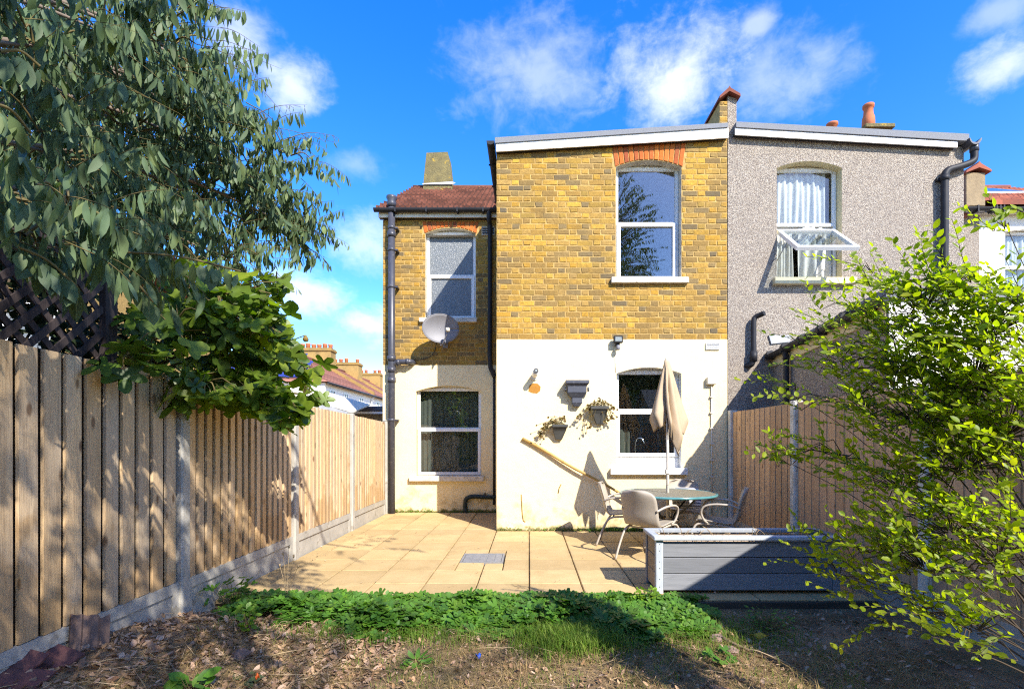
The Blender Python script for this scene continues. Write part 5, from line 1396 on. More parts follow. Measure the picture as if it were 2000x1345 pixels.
for i, (ya, yb, lab, wm, cyy, np_, top, w, sk_) in enumerate(defs):
    h = thing('far_house', lab, 'house', (BXW, ya, 0), 'terrace beyond the gardens')
    MB().box(-20.5, BXW, ya, yb, -.1, ez - .02).build('wall', wm, h)
    mb = MB()
    if i == 0:
        slope(mb, (BXW + .25, ya - .25, ez), (BXW + .25, yb, ez), (rx, ya + 4.3, rz), (rx, yb, rz), 18)
        slope(mb, (-20.75, ya - .25, ez), (BXW + .25, ya - .25, ez), (rx, ya + 4.3, rz), (rx, ya + 4.3, rz), 18)
        slope(mb, (-20.75, yb, ez), (-20.75, ya - .25, ez), (rx, yb, rz), (rx, ya + 4.3, rz), 6)
    else:
        slope(mb, (BXW + .25, ya, ez), (BXW + .25, yb, ez), (rx, ya, rz), (rx, yb, rz), 18)
        slope(mb, (-20.75, yb, ez), (-20.75, ya, ez), (rx, yb, rz), (rx, ya, rz), 6)
        mb.box(-20.5, BXW - .2, ya + .01, ya + .2, ez - .1, ez)
    mb.build('roof', M_TILEFAR, h)
    MB().tube([(rx, ya + (4.3 if i == 0 else 0), rz + .03), (rx, yb, rz + .03)], .12, 8).build('ridge', M_TILEFAR, h)
    MB().tube([(BXW + .30, ya - .2 * (i == 0), ez - .06), (BXW + .30, yb, ez - .06)], .075, 8).build('gutter', M_BLACKPIPE, h)
    MB().tube([(BXW + .08, yb - .25, -.05), (BXW + .08, yb - .25, ez - .3), (BXW + .28, yb - .25, ez - .08)], .06, 8).build('downpipe', M_UPVC, h)
    # party wall upstand between roofs
    MB().add([(BXW + .2, yb - .12, ez), (BXW + .2, yb + .12, ez), (rx, yb + .12, rz), (rx, yb - .12, rz), (BXW + .2, yb - .12, ez + .28), (BXW + .2, yb + .12, ez + .28), (rx, yb + .12, rz + .28), (rx, yb - .12, rz + .28)],
             [(0, 3, 2, 1), (4, 5, 6, 7), (0, 1, 5, 4), (1, 2, 6, 5), (2, 3, 7, 6), (3, 0, 4, 7)]).build('party_wall', M_BRICKDARK, h)
    stack(h, cyy, np_, top, w, 1.1, sk_)
    if i == 0:
        for (a, b) in ((30.7, 31.5), (33.0, 33.8), (36.0, 36.8)): small_window(h, a, b, 3.75, 4.6)
        a0, a1, r0 = Vector((-20.75, ya - .25, ez)), Vector((BXW + .25, ya - .25, ez)), Vector((rx, ya + 4.3, rz))
        nn = (a1 - a0).cross(r0 - a0).normalized()
        if nn.z < 0: nn.negate()
        up_ = (r0 - (a0 + a1) / 2).normalized()
        for rr in range(3):
            for cc in range(-4 + rr, 4 - rr):
                o = (a0 + a1) / 2 + up_ * (.5 + rr * 1.35) + Vector((cc * .86 + .43 - .43, 0, 0)) + nn * .10
                q = [o, o + Vector((.82, 0, 0)), o + Vector((.82, 0, 0)) + up_ * 1.28, o + up_ * 1.28]
                MB().add(q + [p - nn * .05 for p in q], [(0, 1, 2, 3), (7, 6, 5, 4), (0, 4, 5, 1), (1, 5, 6, 2), (2, 6, 7, 3), (3, 7, 4, 0)]).build('solar_panel', M_SOLAR, h)
    else: small_window(h, ya + 1.0, ya + 1.9, 3.7, 4.6)
gr = thing('garage', 'block garage with dark flat roof edge beyond the far fence panel', 'garage', (-4.6, 14, 0))
MB().box(-6.2, -3.3, 13.0, 16.0, -.1, Z(803, 13)).build('wall', M_PIER, gr)
MB().bbox(X(655, 12.8), -3.2, 12.8, 16.2, Z(803, 12.9), Z(793, 12.8), .02).build('roof', M_PIPE, gr)
MB().box(X(657, 12.8), -3.22, 12.83, 12.85, Z(808, 12.9), Z(803.5, 12.9)).build('fascia', M_UPVC, gr)
lt = thing('carport', 'pale ribbed lean-to roof between the fig branches and the dark garage roof', 'carport', (-5.2, 12, 0))
m = MB()
x0, x1 = X(560, 11.5), X(690, 11.5); za, zb = Z(768, 11.5), Z(806, 11.5)
for k in range(16):
    a, b = k / 16, (k + 1) / 16; f = lambda t: (x0 + (x1 - x0) * t, za + (zb - za) * t)
    (p, q), (r, s_) = f(a), f(b)
    m.add([(p, 11.5, q), (r, 11.5, s_), (r, 12.7, s_ + .25), (p, 12.7, q + .25), (p, 11.5, q + .04), (r, 11.5, s_ + .03), (r, 12.7, s_ + .28), (p, 12.7, q + .29)], [(0, 3, 2, 1), (4, 5, 6, 7), (0, 1, 5, 4), (1, 2, 6, 5), (2, 3, 7, 6), (3, 0, 4, 7)])
m.build('roof_sheet', M_WHITEPL, lt)
for xx in (x0 + .1, x1 - .1): MB().box(xx - .04, xx + .04, 11.6, 11.68, -.1, za + (zb - za) * (xx - x0) / (x1 - x0) - .01).build('post', M_UPVC, lt)
MB().add([(x0, 11.46, za - .12), (x1, 11.46, zb - .12), (x1, 11.46, zb - .01), (x0, 11.46, za - .01), (x0, 11.49, za - .12), (x1, 11.49, zb - .12), (x1, 11.49, zb - .01), (x0, 11.49, za - .01)], [(0, 1, 2, 3), (7, 6, 5, 4), (0, 4, 5, 1), (3, 2, 6, 7)]).build('fascia', M_LEAD, lt)
bh = thing('brick_house', 'pale brick house glimpsed through gaps in the eucalyptus and fig leaves', 'house', (-10.5, 11, 0))
MB().box(-14, -8.1, 9.0, 13, -.1, 4.4).build('wall', M_BRICKDARK, bh)
mb = MB(); slope(mb, (-14.2, 8.8, 4.4), (-7.9, 8.8, 4.4), (-14.2, 11, 5.6), (-7.9, 11, 5.6), 10); slope(mb, (-7.9, 13.2, 4.4), (-14.2, 13.2, 4.4), (-7.9, 11, 5.6), (-14.2, 11, 5.6), 6)
mb.build('roof', M_TILEFAR, bh)
mb = MB(); ring(mb, -9.4, -8.4, 2.6, 3.9, .07, 8.94, 8.995); mb.box(-9.33, -8.47, 8.95, 8.99, 3.2, 3.26); w = mb.build('window', M_UPVC, bh)
MB().box(-9.33, -8.47, 8.97, 8.985, 2.67, 3.83).build('pane', M_FROST, w)

# ------------------------------------------------------------------ foliage machinery
def tri_template(vs, fs):
    t = []
    for f in fs:
        for k in range(1, len(f) - 1): t.append((f[0], f[k], f[k + 1]))
    return np.array(vs, 'f'), np.array(t, 'i'), vs, fs
def lance(w, sickle=0.0, curl=0.0, fold=0.15, n=4, blunt=1.0):
    """a leaf one unit long hanging along -z; w = half width"""
    vs = []; 
    for k in range(n + 1):
        t = k / n; cx = sickle * t * t; cy = curl * t * t
        vs.append((cx, cy, -t))
    c = n + 1; L = []; Rr = []
    for k in range(1, n):
        t = k / n; h = w * (math.sin(math.pi * t ** blunt)) ** 0.8
        L.append(len(vs)); vs.append((sickle * t * t - h, curl * t * t + fold * h, -t))
        Rr.append(len(vs)); vs.append((sickle * t * t + h, curl * t * t + fold * h, -t))
    fs = []
    for S, flip in ((L, 0), (Rr, 1)):
        seq = [0] + S + [n]
        for k in range(n):
            q = [k, k + 1] + ([seq[k + 1], seq[k]]); q = [a for i, a in enumerate(q) if a not in q[:i]]
            fs.append(tuple(reversed(q)) if flip else tuple(q))
    return tri_template(vs, fs)
def lobed(lobes, depth, curl=.25, fold=.06):
    """a palmate leaf hanging along -z, stalk at the origin, with rounded lobes"""
    out = []
    for (ang, r, wid) in lobes:
        for (dr, da) in ((depth, -wid), (.80, -wid * .62), (.97, -wid * .25), (1.0, .08 * wid), (.84, wid * .6)):
            out.append((math.radians(ang + da), r * dr))
    vs = [(0, 0, 0), (0, .0, -.35)]
    for a, r in out:
        x, z = math.sin(a) * r, -math.cos(a) * r
        vs.append((x, curl * (x * x + z * z) * .5 + fold * abs(math.sin(a * 3.2)) * r, z))
    n = len(out); fs = [(1, 2 + k, 3 + k) for k in range(n - 1)] + [(0, 2, 1), (0, 1, 2 + n - 1)]
    fs = [tuple(f) for f in fs]
    return tri_template(vs, fs)
class Scat:
    def __init__(s, templates): s.t = templates; s.items = []
    def add(s, k, M): s.items.append((k, M))
    def build(s, par, mat, piece, rest, quota=0, smooth=True):
        its = s.items
        if quota:
            def score(it):
                p = it[1].translation
                if p.y < .3: return -1
                u = CU + FOC * p.x / p.y; v = CV - FOC * (p.z - EYE) / p.y
                if not (0 < u < 2000 and 0 < v < 1345): return -1
                return it[1].to_scale().x / p.y
            its = sorted(its, key=score, reverse=True)
            meshes = []
            for (_, _, vs, fs) in s.t: meshes.append(MB().add(vs, fs, smooth).mesh(piece, mat))
            q = min(quota, sum(1 for i in its[:quota] if score(i) > 0))
            for k, M in its[:q]: link(piece, meshes[k], par, M=M)
            its = its[q:]
        if not its: return None
        VV, TT, off = [], [], 0
        by = {}
        for k, M in its: by.setdefault(k, []).append(M)
        for k, ms in by.items():
            v, t, _, _ = s.t[k]
            A = np.array([[list(r) for r in M] for M in ms], 'f')
            vh = np.concatenate([v, np.ones((len(v), 1), 'f')], 1)
            w = np.einsum('nij,vj->nvi', A, vh)[:, :, :3]
            VV.append(w.reshape(-1, 3))
            tt = t[None] + (off + np.arange(len(ms)) * len(v))[:, None, None]; TT.append(tt.reshape(-1, 3)); off += len(ms) * len(v)
        V = np.concatenate(VV); T = np.concatenate(TT).astype('i')
        me = bpy.data.meshes.new(rest)
        me.vertices.add(len(V)); me.vertices.foreach_set('co', V.ravel().astype('f'))
        me.loops.add(T.size); me.loops.foreach_set('vertex_index', T.ravel())
        me.polygons.add(len(T)); me.polygons.foreach_set('loop_start', np.arange(0, T.size, 3, dtype='i')); me.polygons.foreach_set('loop_total', np.full(len(T), 3, 'i'))
        me.polygons.foreach_set('use_smooth', np.full(len(T), smooth)); me.materials.append(mat); me.update(); me.validate()
        return link(rest, me, par, 'stuff')
def frame(p, axis, face, scale, wid=1.0):
    """leaf matrix: its -z runs along axis, its blade faces `face`"""
    z = -axis.normalized(); y = (face - z * face.dot(z)); y = y.normalized() if y.length > 1e-4 else z.orthogonal().normalized(); x = y.cross(z)
    M = Matrix((( x.x * wid, y.x, z.x, 0), (x.y * wid, y.y, z.y, 0), (x.z * wid, y.z, z.z, 0), (0, 0, 0, 1)))
    return Matrix.Translation(p) @ M @ Matrix.Scale(scale, 4)
def rv(rs, s=1.0): return Vector((rs.gauss(0, s), rs.gauss(0, s), rs.gauss(0, s)))
def inball(rs):
    while True:
        v = Vector((rs.uniform(-1, 1), rs.uniform(-1, 1), rs.uniform(-1, 1)))
        if v.length < 1: return v

# ------------------------------------------------------------------ eucalyptus leaning over the left fence
rs = random.Random(21)
euc = thing('eucalyptus_tree', 'large grey green eucalyptus hanging over the left hand fence', 'tree', (-4.7, 3.4, 0))
E_T = [lance(.115, .12, .05), lance(.17, -.10, .10), lance(.085, .22, -.05), lance(.25, .04, .12, blunt=.85), lance(.12, -.2, .0), lance(.21, .1, -.1, blunt=.9)]
es = Scat(E_T); tw = MB()
def spray(s, tw, p, d, L, n, size, gravity=.6, hang=.24, wig=.12, kinds=(0, 1, 2, 4), tr_=.0035):
    pts = [p.copy()]; q = p.copy(); d = d.normalized(); k = 7
    for i in range(k):
        d = (d + Vector((0, 0, -gravity * .14)) + rv(rs, wig * .5)).normalized(); q = q + d * (L / k); pts.append(q.copy())
    tw.tube(pts, [tr_ * (1 - .7 * i / k) for i in range(k + 1)], 4, False)
    for i in range(n):
        f = (i + rs.random()) / n * .95 + .05; j = min(k - 1, int(f * k)); b = pts[j].lerp(pts[j + 1], f * k - j)
        ax = Vector((0, 0, -1)) + rv(rs, hang)
        face = rv(rs)
        s.add(rs.choice(kinds), frame(b, ax, face, size * rs.uniform(.65, 1.25), rs.uniform(.8, 1.2)))
    return pts[-1]
TRK = Vector((-4.7, 3.4, 0))
trunk = MB().tube(smooth_path([(-4.7, 3.4, -.1), (-4.65, 3.4, 1.2), (-4.5, 3.45, 2.6), (-4.45, 3.4, 4.0), (-4.3, 3.3, 5.6), (-4.2, 3.2, 7.5)]), [.22 - .006 * i for i in range(26)], 10)
trunk.build('trunk', M_BARK, euc)
limbs = MB()
# (u, v, distance, spread across, spread up, spread in depth, sprays, leaf size)
CL = [(70, 90, 3.0, 130, 130, .5, 46, .105), (200, 60, 3.6, 130, 90, .6, 46, .10), (320, 90, 3.9, 85, 110, .6, 44, .10), (250, 250, 4.2, 140, 110, .7, 60, .10), (110, 300, 3.2, 130, 120, .6, 46, .105),
      (380, 230, 4.6, 75, 90, .5, 34, .10), (400, 360, 5.0, 120, 90, .6, 60, .10), (500, 350, 5.2, 75, 70, .4, 30, .095), (500, 440, 5.3, 90, 60, .4, 42, .09), (590, 450, 5.5, 45, 36, .3, 13, .08), (560, 300, 5.3, 60, 50, .3, 9, .085),
      (440, 170, 4.8, 50, 60, .3, 9, .09), (130, 415, 2.5, 130, 65, .4, 24, .105), (300, 450, 4.2, 110, 70, .5, 34, .10), (40, 450, 2.3, 70, 60, .3, 14, .11), (330, 330, 5.8, 180, 150, .8, 90, .11), (150, 180, 5.2, 170, 180, .8, 90, .12), (120, 380, 4.6, 170, 130, .6, 80, .12), (300, 200, 5.6, 120, 140, .6, 60, .11), (440, 500, 4.7, 110, 34, .35, 26, .075), (60, 170, 4.6, 130, 180, .5, 110, .13), (40, 400, 4.0, 90, 90, .5, 50, .12), (390, 30, 4.3, 35, 50, .3, 12, .09)]
for (u, v, Y, ru, rv_, rY, n, ls) in CL:
    c = P(u, v, Y); sx_, sz_ = ru * Y / FOC, rv_ * Y / FOC
    h0 = Vector((-4.4, 3.4, min(6.5, max(2.5, c.z - .2))))
    limbs.tube(smooth_path([h0, h0.lerp(c, .5) + Vector((0, 0, .25)), c]), [.026 - .0018 * i for i in range(11)], 6)
    for _ in range(n):
        b = inball(rs); p = c + Vector((b.x * sx_, b.y * rY, b.z * sz_))
        d = Vector((.7, .1, .15)) + b * .8 + rv(rs, .3)
        if rs.random() < .35: tw.tube(smooth_path([c + (p - c) * .2, c.lerp(p, .6) + Vector((0, 0, .06)), p], 3), [.008, .0075, .007, .0065, .006, .005, .004], 4, False)
        spray(es, tw, p, d, rs.uniform(.25, .5) * (Y / 4.5) ** .3, rs.randint(12, 18), ls * 1.32)
# long wispy shoots against the sky
for (a, b, n, ls) in [(P(395, 108, 4.8), P(550, 135, 5.1), 9, .085), (P(430, 115, 4.9), P(560, 230, 5.1), 10, .085), (P(430, 250, 5.0), P(640, 275, 5.4), 22, .075), (P(470, 240, 5), P(600, 205, 5.3), 12, .07), (P(540, 280, 5.3), P(655, 265, 5.6), 14, .055), (P(570, 290, 5.4), P(630, 320, 5.6), 16, .07), (P(540, 440, 5.4), P(650, 470, 5.7), 22, .065), (P(520, 470, 5.4), P(640, 505, 5.7), 26, .07), (P(480, 200, 5), P(570, 280, 5.3), 10, .07), (P(385, 10, 4.5), P(425, 35, 4.6), 4, .08),
                      (P(360, 40, 4.2), P(400, 200, 4.7), 14, .09), (P(560, 400, 5.4), P(600, 480, 5.6), 20, .075)]:
    m_ = (a + b) / 2 + Vector((0, 0, .07)); path = smooth_path([a, m_, b], 6)
    tw.tube(path, [.006 * (1 - .07 * i) for i in range(len(path))], 4, False)
    for i in range(n):
        f = rs.uniform(.15, 1) * (len(path) - 1.01); j = int(f); q = path[j].lerp(path[j + 1], f - j)
        if rs.random() < .5:
            e_ = q + Vector((rs.uniform(-.03, .08), rs.uniform(-.04, .04), rs.uniform(-.10, .0))); tw.tube([q, e_], .002, 4, False); q = e_
        es.add(rs.choice((0, 2, 4)), frame(q, Vector((0, 0, -1)) + rv(rs, .22), rv(rs), ls * rs.uniform(.7, 1.2), rs.uniform(.7, 1)))
# the two near boughs with big round leaves
for (a, b, n, ls) in [(P(120, 400, 2.35), P(228, 440, 2.45), 11, .13), (P(200, 490, 2.5), P(470, 530, 2.9), 20, .125), (P(0, 100, 1.9), P(78, 130, 2.0), 8, .11), (P(30, 480, 2.1), P(150, 560, 2.3), 14, .12), (P(-20, 200, 1.8), P(60, 260, 1.95), 8, .12), (P(210, 515, 2.45), P(300, 590, 2.6), 9, .12)]:
    m_ = (a + b) / 2 + Vector((0, 0, .03)); path = smooth_path([a, m_, b], 6); tw.tube(path, .006, 5, False)
    for i in range(n):
        f = (i + .5) / n * (len(path) - 1.01); j = int(f); q = path[j].lerp(path[j + 1], f - j)
        es.add(rs.choice((1, 3, 5)), frame(q + Vector((0, 0, -.02)), Vector((rs.gauss(0, .2), rs.gauss(0, .2), -1)), Vector((rs.gauss(.2, .5), -1, rs.gauss(.2, .3))), ls * rs.uniform(.7, 1.1), rs.uniform(.9, 1.15)))
# the part of the crown that hangs over the lawn, above the camera
for (c, r, n) in SHADE_EUC:
    c = Vector(c); limbs.tube(smooth_path([Vector((-4.4, 3.3, 5.2)), Vector((-4.4, 3.3, 5.2)).lerp(c, .5) + Vector((0, 0, .4)), c]), [.06 - .004 * i for i in range(11)], 6)
    for _ in range(n):
        b = inball(rs); p = c + Vector((b.x * r[0], b.y * r[1], b.z * r[2]))
        spray(es, tw, p, Vector((.5, -.2, .1)) + b * .8, rs.uniform(.3, .6), 14, .115)
limbs.build('limbs', M_BARK, euc)
tw.build('twigs', M_TWIG, euc, 'stuff')
es.build(euc, M_EUC, 'leaf', 'foliage', 300)

# ------------------------------------------------------------------ trees behind the camera: seen in the panes, and shading the lawn
def garden_tree(label, c, r, n, base, ls, seed, mat=M_EUC):
    global rs
    rs = random.Random(seed)
    t = thing('garden_tree', label, 'tree', (base[0], base[1], 0)); s = Scat(E_T); tw = MB(); c = Vector(c)
    MB().tube(smooth_path([(base[0], base[1], -.1), (base[0], base[1], c.z * .4), tuple(c)]), [.2 - .012 * i for i in range(11)], 9).build('trunk', M_BARK, t)
    for _ in range(n):
        while True:
            b = inball(rs); p = c + Vector((b.x * r[0], b.y * r[1], b.z * r[2]))
            if mnoise.noise(p * .75 + Vector((seed, 0, 0))) > -.08 or rs.random() < .12: break
        d = b + Vector((0, 0, .2))
        if rs.random() < .5: tw.tube([c.lerp(p, .3), c.lerp(p, .7) + Vector((0, 0, .1)), p], [.03, .015, .006], 4, False)
        spray(s, tw, p, d, rs.uniform(.4, .8), 15, ls)
    tw.build('branches', M_BARK, t); s.build(t, mat, 'leaf', 'foliage', 0)
for a in SHADE_TREES: garden_tree(*a)

# tall hedge closing the garden behind the camera, mirrored in the lower panes
bk = thing('boundary_hedge', 'tall dark hedge closing the far end of the garden behind the camera', 'hedge', (0, -13.5, 0))
m = MB()
def hfn(i, j):
    x = -14 + 28 * i; z = -.1 + 5.4 * min(1, j * 1.25); y = -13.2 - (.9 * max(0, (j - .8) / .2))
    p = Vector((x * .8, y, z * .8)); return (x, y + .5 * mnoise.noise(p), z + .5 * mnoise.noise(p + Vector((7, 3, 1))) * (j > .5))
m.grid(hfn, 60, 12, False)
M_HEDGE = leafmat('hedge_leaf', [(.03, .05, .016), (.05, .08, .02), (.04, .065, .02)], .6, .15)
m.build('bulk', M_HEDGE, bk, 'stuff')
s_ = Scat(E_T); rs = random.Random(91)
for _ in range(8500):
    x = rs.uniform(-14, 14); z = rs.uniform(0, 5.6) if rs.random() < .8 else rs.uniform(5.0, 6.1)
    s_.add(rs.randrange(6), frame(Vector((x, -12.9 + rs.gauss(0, .25), z)), rv(rs) + Vector((0, .4, -.4)), rv(rs) + Vector((0, 1, .5)), rs.uniform(.12, .26), 1.6))
s_.build(bk, M_HEDGE, 'leaf', 'foliage', 0)

# ------------------------------------------------------------------ fig tree
rs = random.Random(5)
fig = thing('fig_tree', 'dark green fig tree with lobed leaves overhanging the fence below the eucalyptus', 'tree', (-3.5, 4.2, 0))
F_T = [lobed([(-100, .62, 26), (-50, .85, 24), (0, 1.0, 24), (50, .85, 24), (100, .62, 26)], .50), lobed([(-70, .78, 34), (0, 1.0, 32), (70, .78, 34)], .58, .4), lobed([(-105, .55, 28), (-52, .9, 22), (2, 1.05, 22), (55, .8, 24), (104, .6, 26)], .42, -.2), lobed([(-60, .8, 44), (0, 1, 40), (62, .82, 44)], .72, .3)]
fs_ = Scat(F_T); br = MB()
root = Vector((-3.5, 4.2, 1.0))
MB().tube(smooth_path([(-3.5, 4.2, -.1), (-3.48, 4.2, .6), (-3.4, 4.15, 1.3), (-3.25, 4.1, 1.9)]), [.09 - .003 * i for i in range(16)], 8).build('trunk', M_BARK, fig)
FC = [(420, 570, 4.1, 120, 60, .5, 62), (330, 640, 3.7, 80, 60, .4, 36), (450, 660, 4.3, 110, 80, .5, 84), (515, 600, 4.6, 40, 50, .3, 20), (530, 690, 4.6, 36, 60, .3, 34), (480, 750, 4.3, 90, 42, .35, 60), (400, 740, 4.0, 70, 50, .3, 40), (548, 795, 4.3, 36, 32, .25, 26), (590, 770, 4.6, 26, 26, .15, 9), (575, 800, 4.4, 18, 24, .12, 9), (500, 640, 4.2, 60, 60, .3, 24), (600, 725, 4.8, 28, 20, .2, 9), (540, 548, 4.8, 22, 24, .2, 8), (545, 660, 4.9, 16, 30, .2, 6), (250, 690, 3.3, 40, 30, .2, 9), (420, 640, 4.8, 140, 90, .5, 60)]
for (u, v, Y, ru, rv_, rY, n) in FC:
    c = P(u, v, Y); sx_, sz_ = ru * Y / FOC, rv_ * Y / FOC
    s0 = Vector((-3.25, 4.1, 1.9)) if c.z > 1.9 else Vector((-3.35, 4.15, 1.6))
    br.tube(smooth_path([s0, s0.lerp(c, .5) + Vector((0, -.02, .18)), c]), [.024 - .0016 * i for i in range(11)], 6)
    for _ in range(n):
        b = inball(rs); p = c + Vector((b.x * sx_, b.y * rY, b.z * sz_))
        if p.x < FX + .05 and p.z < ltop(p.y) + .05: p.x = FX + .05 + rs.random() * .15
        if rs.random() < .4: br.tube([c.lerp(p, .25), c.lerp(p, .7) + Vector((0, 0, .03)), p], [.007, .006, .004], 5, False)
        ax = Vector((rs.gauss(.35, .5), rs.gauss(-.1, .5), -.55 + rs.gauss(0, .35)))
        face = Vector((rs.gauss(.2, .5), rs.gauss(-.5, .5), rs.gauss(.8, .4)))
        pet = p + ax.normalized() * .05; br.tube([p, pet], .003, 4, False)
        fs_.add(rs.randrange(4), frame(pet, ax, face, rs.uniform(.10, .185)))
br.build('branches', M_TWIG, fig)
fs_.build(fig, M_FIG, 'leaf', 'foliage', 300)
fc = P(597, 661, 4.7)
m = MB().lathe([(.004, .034), (.012, .025), (.026, .0), (.027, -.012), (.018, -.028), (.0, -.032)], fc.x, fc.y, 10); m.v = [(p[0], p[1], p[2] + fc.z) if i >= 0 else p for i, p in enumerate(m.v)]
m.build('fruit', pm('ripe_fig', (.22, .12, .03), (.14, .12, .03), 20), fig)
br2 = MB().tube(smooth_path([P(520, 655, 4.6), P(560, 665, 4.7), fc + Vector((0, 0, .03))]), .005, 5).build('fruit_stalk', M_TWIGDARK, fig)

# dark hedge filling the neighbour's side behind the trellis
hd = thing('hedge', 'dark overgrown hedge seen through the trellis lattice', 'hedge', (-3.6, 3, 0))
rs = random.Random(9)
hs = Scat([lance(.3, .05, .1), lance(.35, -.05, .2)]); hb = MB()
for k in range(5200):
    p = Vector((rs.uniform(-3.9, -3.15), rs.uniform(1.2, 4.4), 0)); top = 2.9 - .5 * sst(3.0, 4.4, p.y); p.z = top - abs(rs.gauss(0, .8))
    if p.z < .3: continue
    hs.add(k & 1, frame(p, rv(rs) + Vector((0, 0, -.6)), rv(rs) + Vector((.6, -.3, .3)), rs.uniform(.05, .10)))
for k in range(40):
    y = rs.uniform(1.3, 4.3); hb.tube([(-3.5, y, -.1), (-3.5 + rs.uniform(-.2, .2), y + rs.uniform(-.2, .2), 1.4), (-3.5 + rs.uniform(-.3, .3), y + rs.uniform(-.3, .3), 2.4)], [.02, .014, .006], 5)
hb.build('stems', M_TWIGDARK, hd)
hs.build(hd, leafmat('dark_hedge_leaf', [(.02, .035, .014), (.03, .05, .02)], .6, .1), 'leaf', 'foliage', 0)

# ------------------------------------------------------------------ yellow-green shrub on the right
rs = random.Random(31)
sh = thing('shrub', 'yellow green shrub with arching twigs spreading in front of the right hand fence', 'shrub', (2.15, 1.75, 0))
S_T = [lance(.27, .06, .10, .2, 4, .9), lance(.30, -.06, .18, .15, 4, .85), lance(.24, .1, -.05, .25), lance(.32, 0, .05, .3, 4, .9)]
ss = Scat(S_T); tg = MB(); stem = MB()
base = Vector((2.15, 1.75, -.05))
def SDENS(u, v=0): return (.60 + .62 * sst(1640, 1850, u) * sst(1120, 980, v)) * (.6 if (u < 1700 and v < 830) else 1) * (.7 if (u < 1750 and v > 1000) else 1)
def sdepth(u, k=1): return 2.45 - .50 * sst(1550, 2000, u)
SC = [(1690, 600, 90, 70, .35, 34), (1800, 610, 90, 70, .35, 40), (1930, 650, 90, 80, .3, 44), (1640, 700, 80, 55, .3, 30), (1760, 710, 110, 70, .4, 54), (1900, 750, 100, 90, .4, 96), (1660, 780, 100, 45, .35, 34), (1790, 820, 110, 60, .4, 56), (1960, 850, 60, 110, .3, 60),
      (1650, 890, 110, 36, .3, 20), (1545, 905, 45, 16, .15, 7), (1890, 910, 100, 70, .3, 48), (1760, 950, 90, 45, .3, 22), (1860, 1040, 120, 70, .35, 48), (1720, 1080, 80, 60, .3, 36), (1640, 1120, 46, 50, .2, 16), (1810, 1110, 110, 60, .3, 44), (1950, 1090, 50, 120, .25, 50), (1700, 1130, 36, 30, .2, 8), (1790, 1190, 90, 50, .3, 30), (1900, 1230, 80, 50, .25, 24), (1730, 1230, 40, 30, .2, 6), (1960, 610, 50, 60, .2, 14), (1555, 770, 45, 24, .2, 9), (1705, 530, 22, 28, .1, 5), (1850, 565, 60, 30, .2, 12), (1965, 440, 36, 20, .1, 3)]
for (u, v, ru, rv_, rY, n) in SC:
    Y = sdepth(u) * (1 - .10 * sst(950, 1250, v)); c = P(u, v, Y); sx_, sz_ = ru * Y / FOC, rv_ * Y / FOC
    b0 = base + Vector((rs.uniform(-.15, .15), rs.uniform(-.15, .15), 0)); b1 = base.lerp(c, .35) + Vector((.06, -.05, .25))
    path = smooth_path([b0, b1, c.lerp(b1, .4) + Vector((0, 0, .06)), c]); stem.tube(path, [max(.0015, .006 - .0004 * i) for i in range(len(path))], 6)
    for _ in range(int(n * SDENS(u, v))):
        b = inball(rs); p = c + Vector((b.x * sx_, b.y * rY * .8, b.z * sz_))
        if p.x > GX - .1: p.x = GX - .1 - rs.random() * .2
        d0 = (c - base).normalized(); d = d0 + Vector((-.75, .0, .05)) + rv(rs, .4)
        o = c + (p - c) * .2
        tg.tube([o, o.lerp(p, .6) + Vector((0, 0, .03)), p], [.0026, .0022, .0018], 4, False)
        L = rs.uniform(.13, .28); k = 6; pts = [p]; q = p.copy(); d.normalize()
        for i in range(k):
            d = (d + Vector((0, 0, -.05)) + rv(rs, .07)).normalized(); q = q + d * (L / k); pts.append(q.copy())
        tg.tube(pts, [.0018 - .0002 * i for i in range(k + 1)], 4, False)
        nl = rs.randint(11, 17); side = d.cross(Vector((0, 0, 1))).normalized()
        for i in range(nl):
            f = (i + .5) / nl; j = min(k - 1, int(f * k)); bb = pts[j].lerp(pts[j + 1], f * k - j)
            sg = 1 if i % 2 else -1
            ax = d * .75 + side * sg * .8 + Vector((0, 0, rs.gauss(.05, .35))) + rv(rs, .2)
            face = Vector((rs.gauss(.1, .45), rs.gauss(-.75, .5), .9))
            ss.add(rs.randrange(4), frame(bb, ax, face, rs.uniform(.020, .042)))
# single long shoots standing clear
D_ = sdepth
for (a, b) in [(P(1780, 700, D_(1780)), P(1698, 488, D_(1698))), (P(1900, 650, D_(1900)), P(1935, 538, D_(1935))), (P(1760, 640, D_(1760)), P(1862, 518, D_(1862))), (P(1660, 890, D_(1660)), P(1456, 888, 2.35)), (P(1600, 790, 2.2), P(1468, 775, 2.35)), (P(2010, 420, 1.7), P(1945, 430, 1.75)), (P(1680, 1120, 2.1), P(1590, 1080, 2.25)), (P(1640, 1060, 2.15), P(1540, 1035, 2.3)), (P(1700, 560, 2.1), P(1660, 500, 2.15))]:
    path = smooth_path([a, (a + b) / 2 + Vector((0, 0, .03)), b], 5); tg.tube(path, [.003 - .0002 * i for i in range(len(path))], 4, False)
    d = (b - a).normalized(); side = d.cross(Vector((.3, -1, .2))).normalized()
    for i in range(18):
        f = (i + .5) / 18 * (len(path) - 1.01); j = int(f); q = path[j].lerp(path[j + 1], f - j)
        ss.add(rs.randrange(4), frame(q, d * .7 + side * (1 if i % 2 else -1) * .9 + rv(rs, .2), Vector((rs.gauss(0, .5), -1, rs.gauss(.5, .5))), rs.uniform(.022, .040)))
stem.build('stems', M_TWIGDARK, sh); tg.build('twigs', M_TWIGDARK, sh, 'stuff')
ss.build(sh, M_SHRUB, 'leaf', 'foliage', 300)

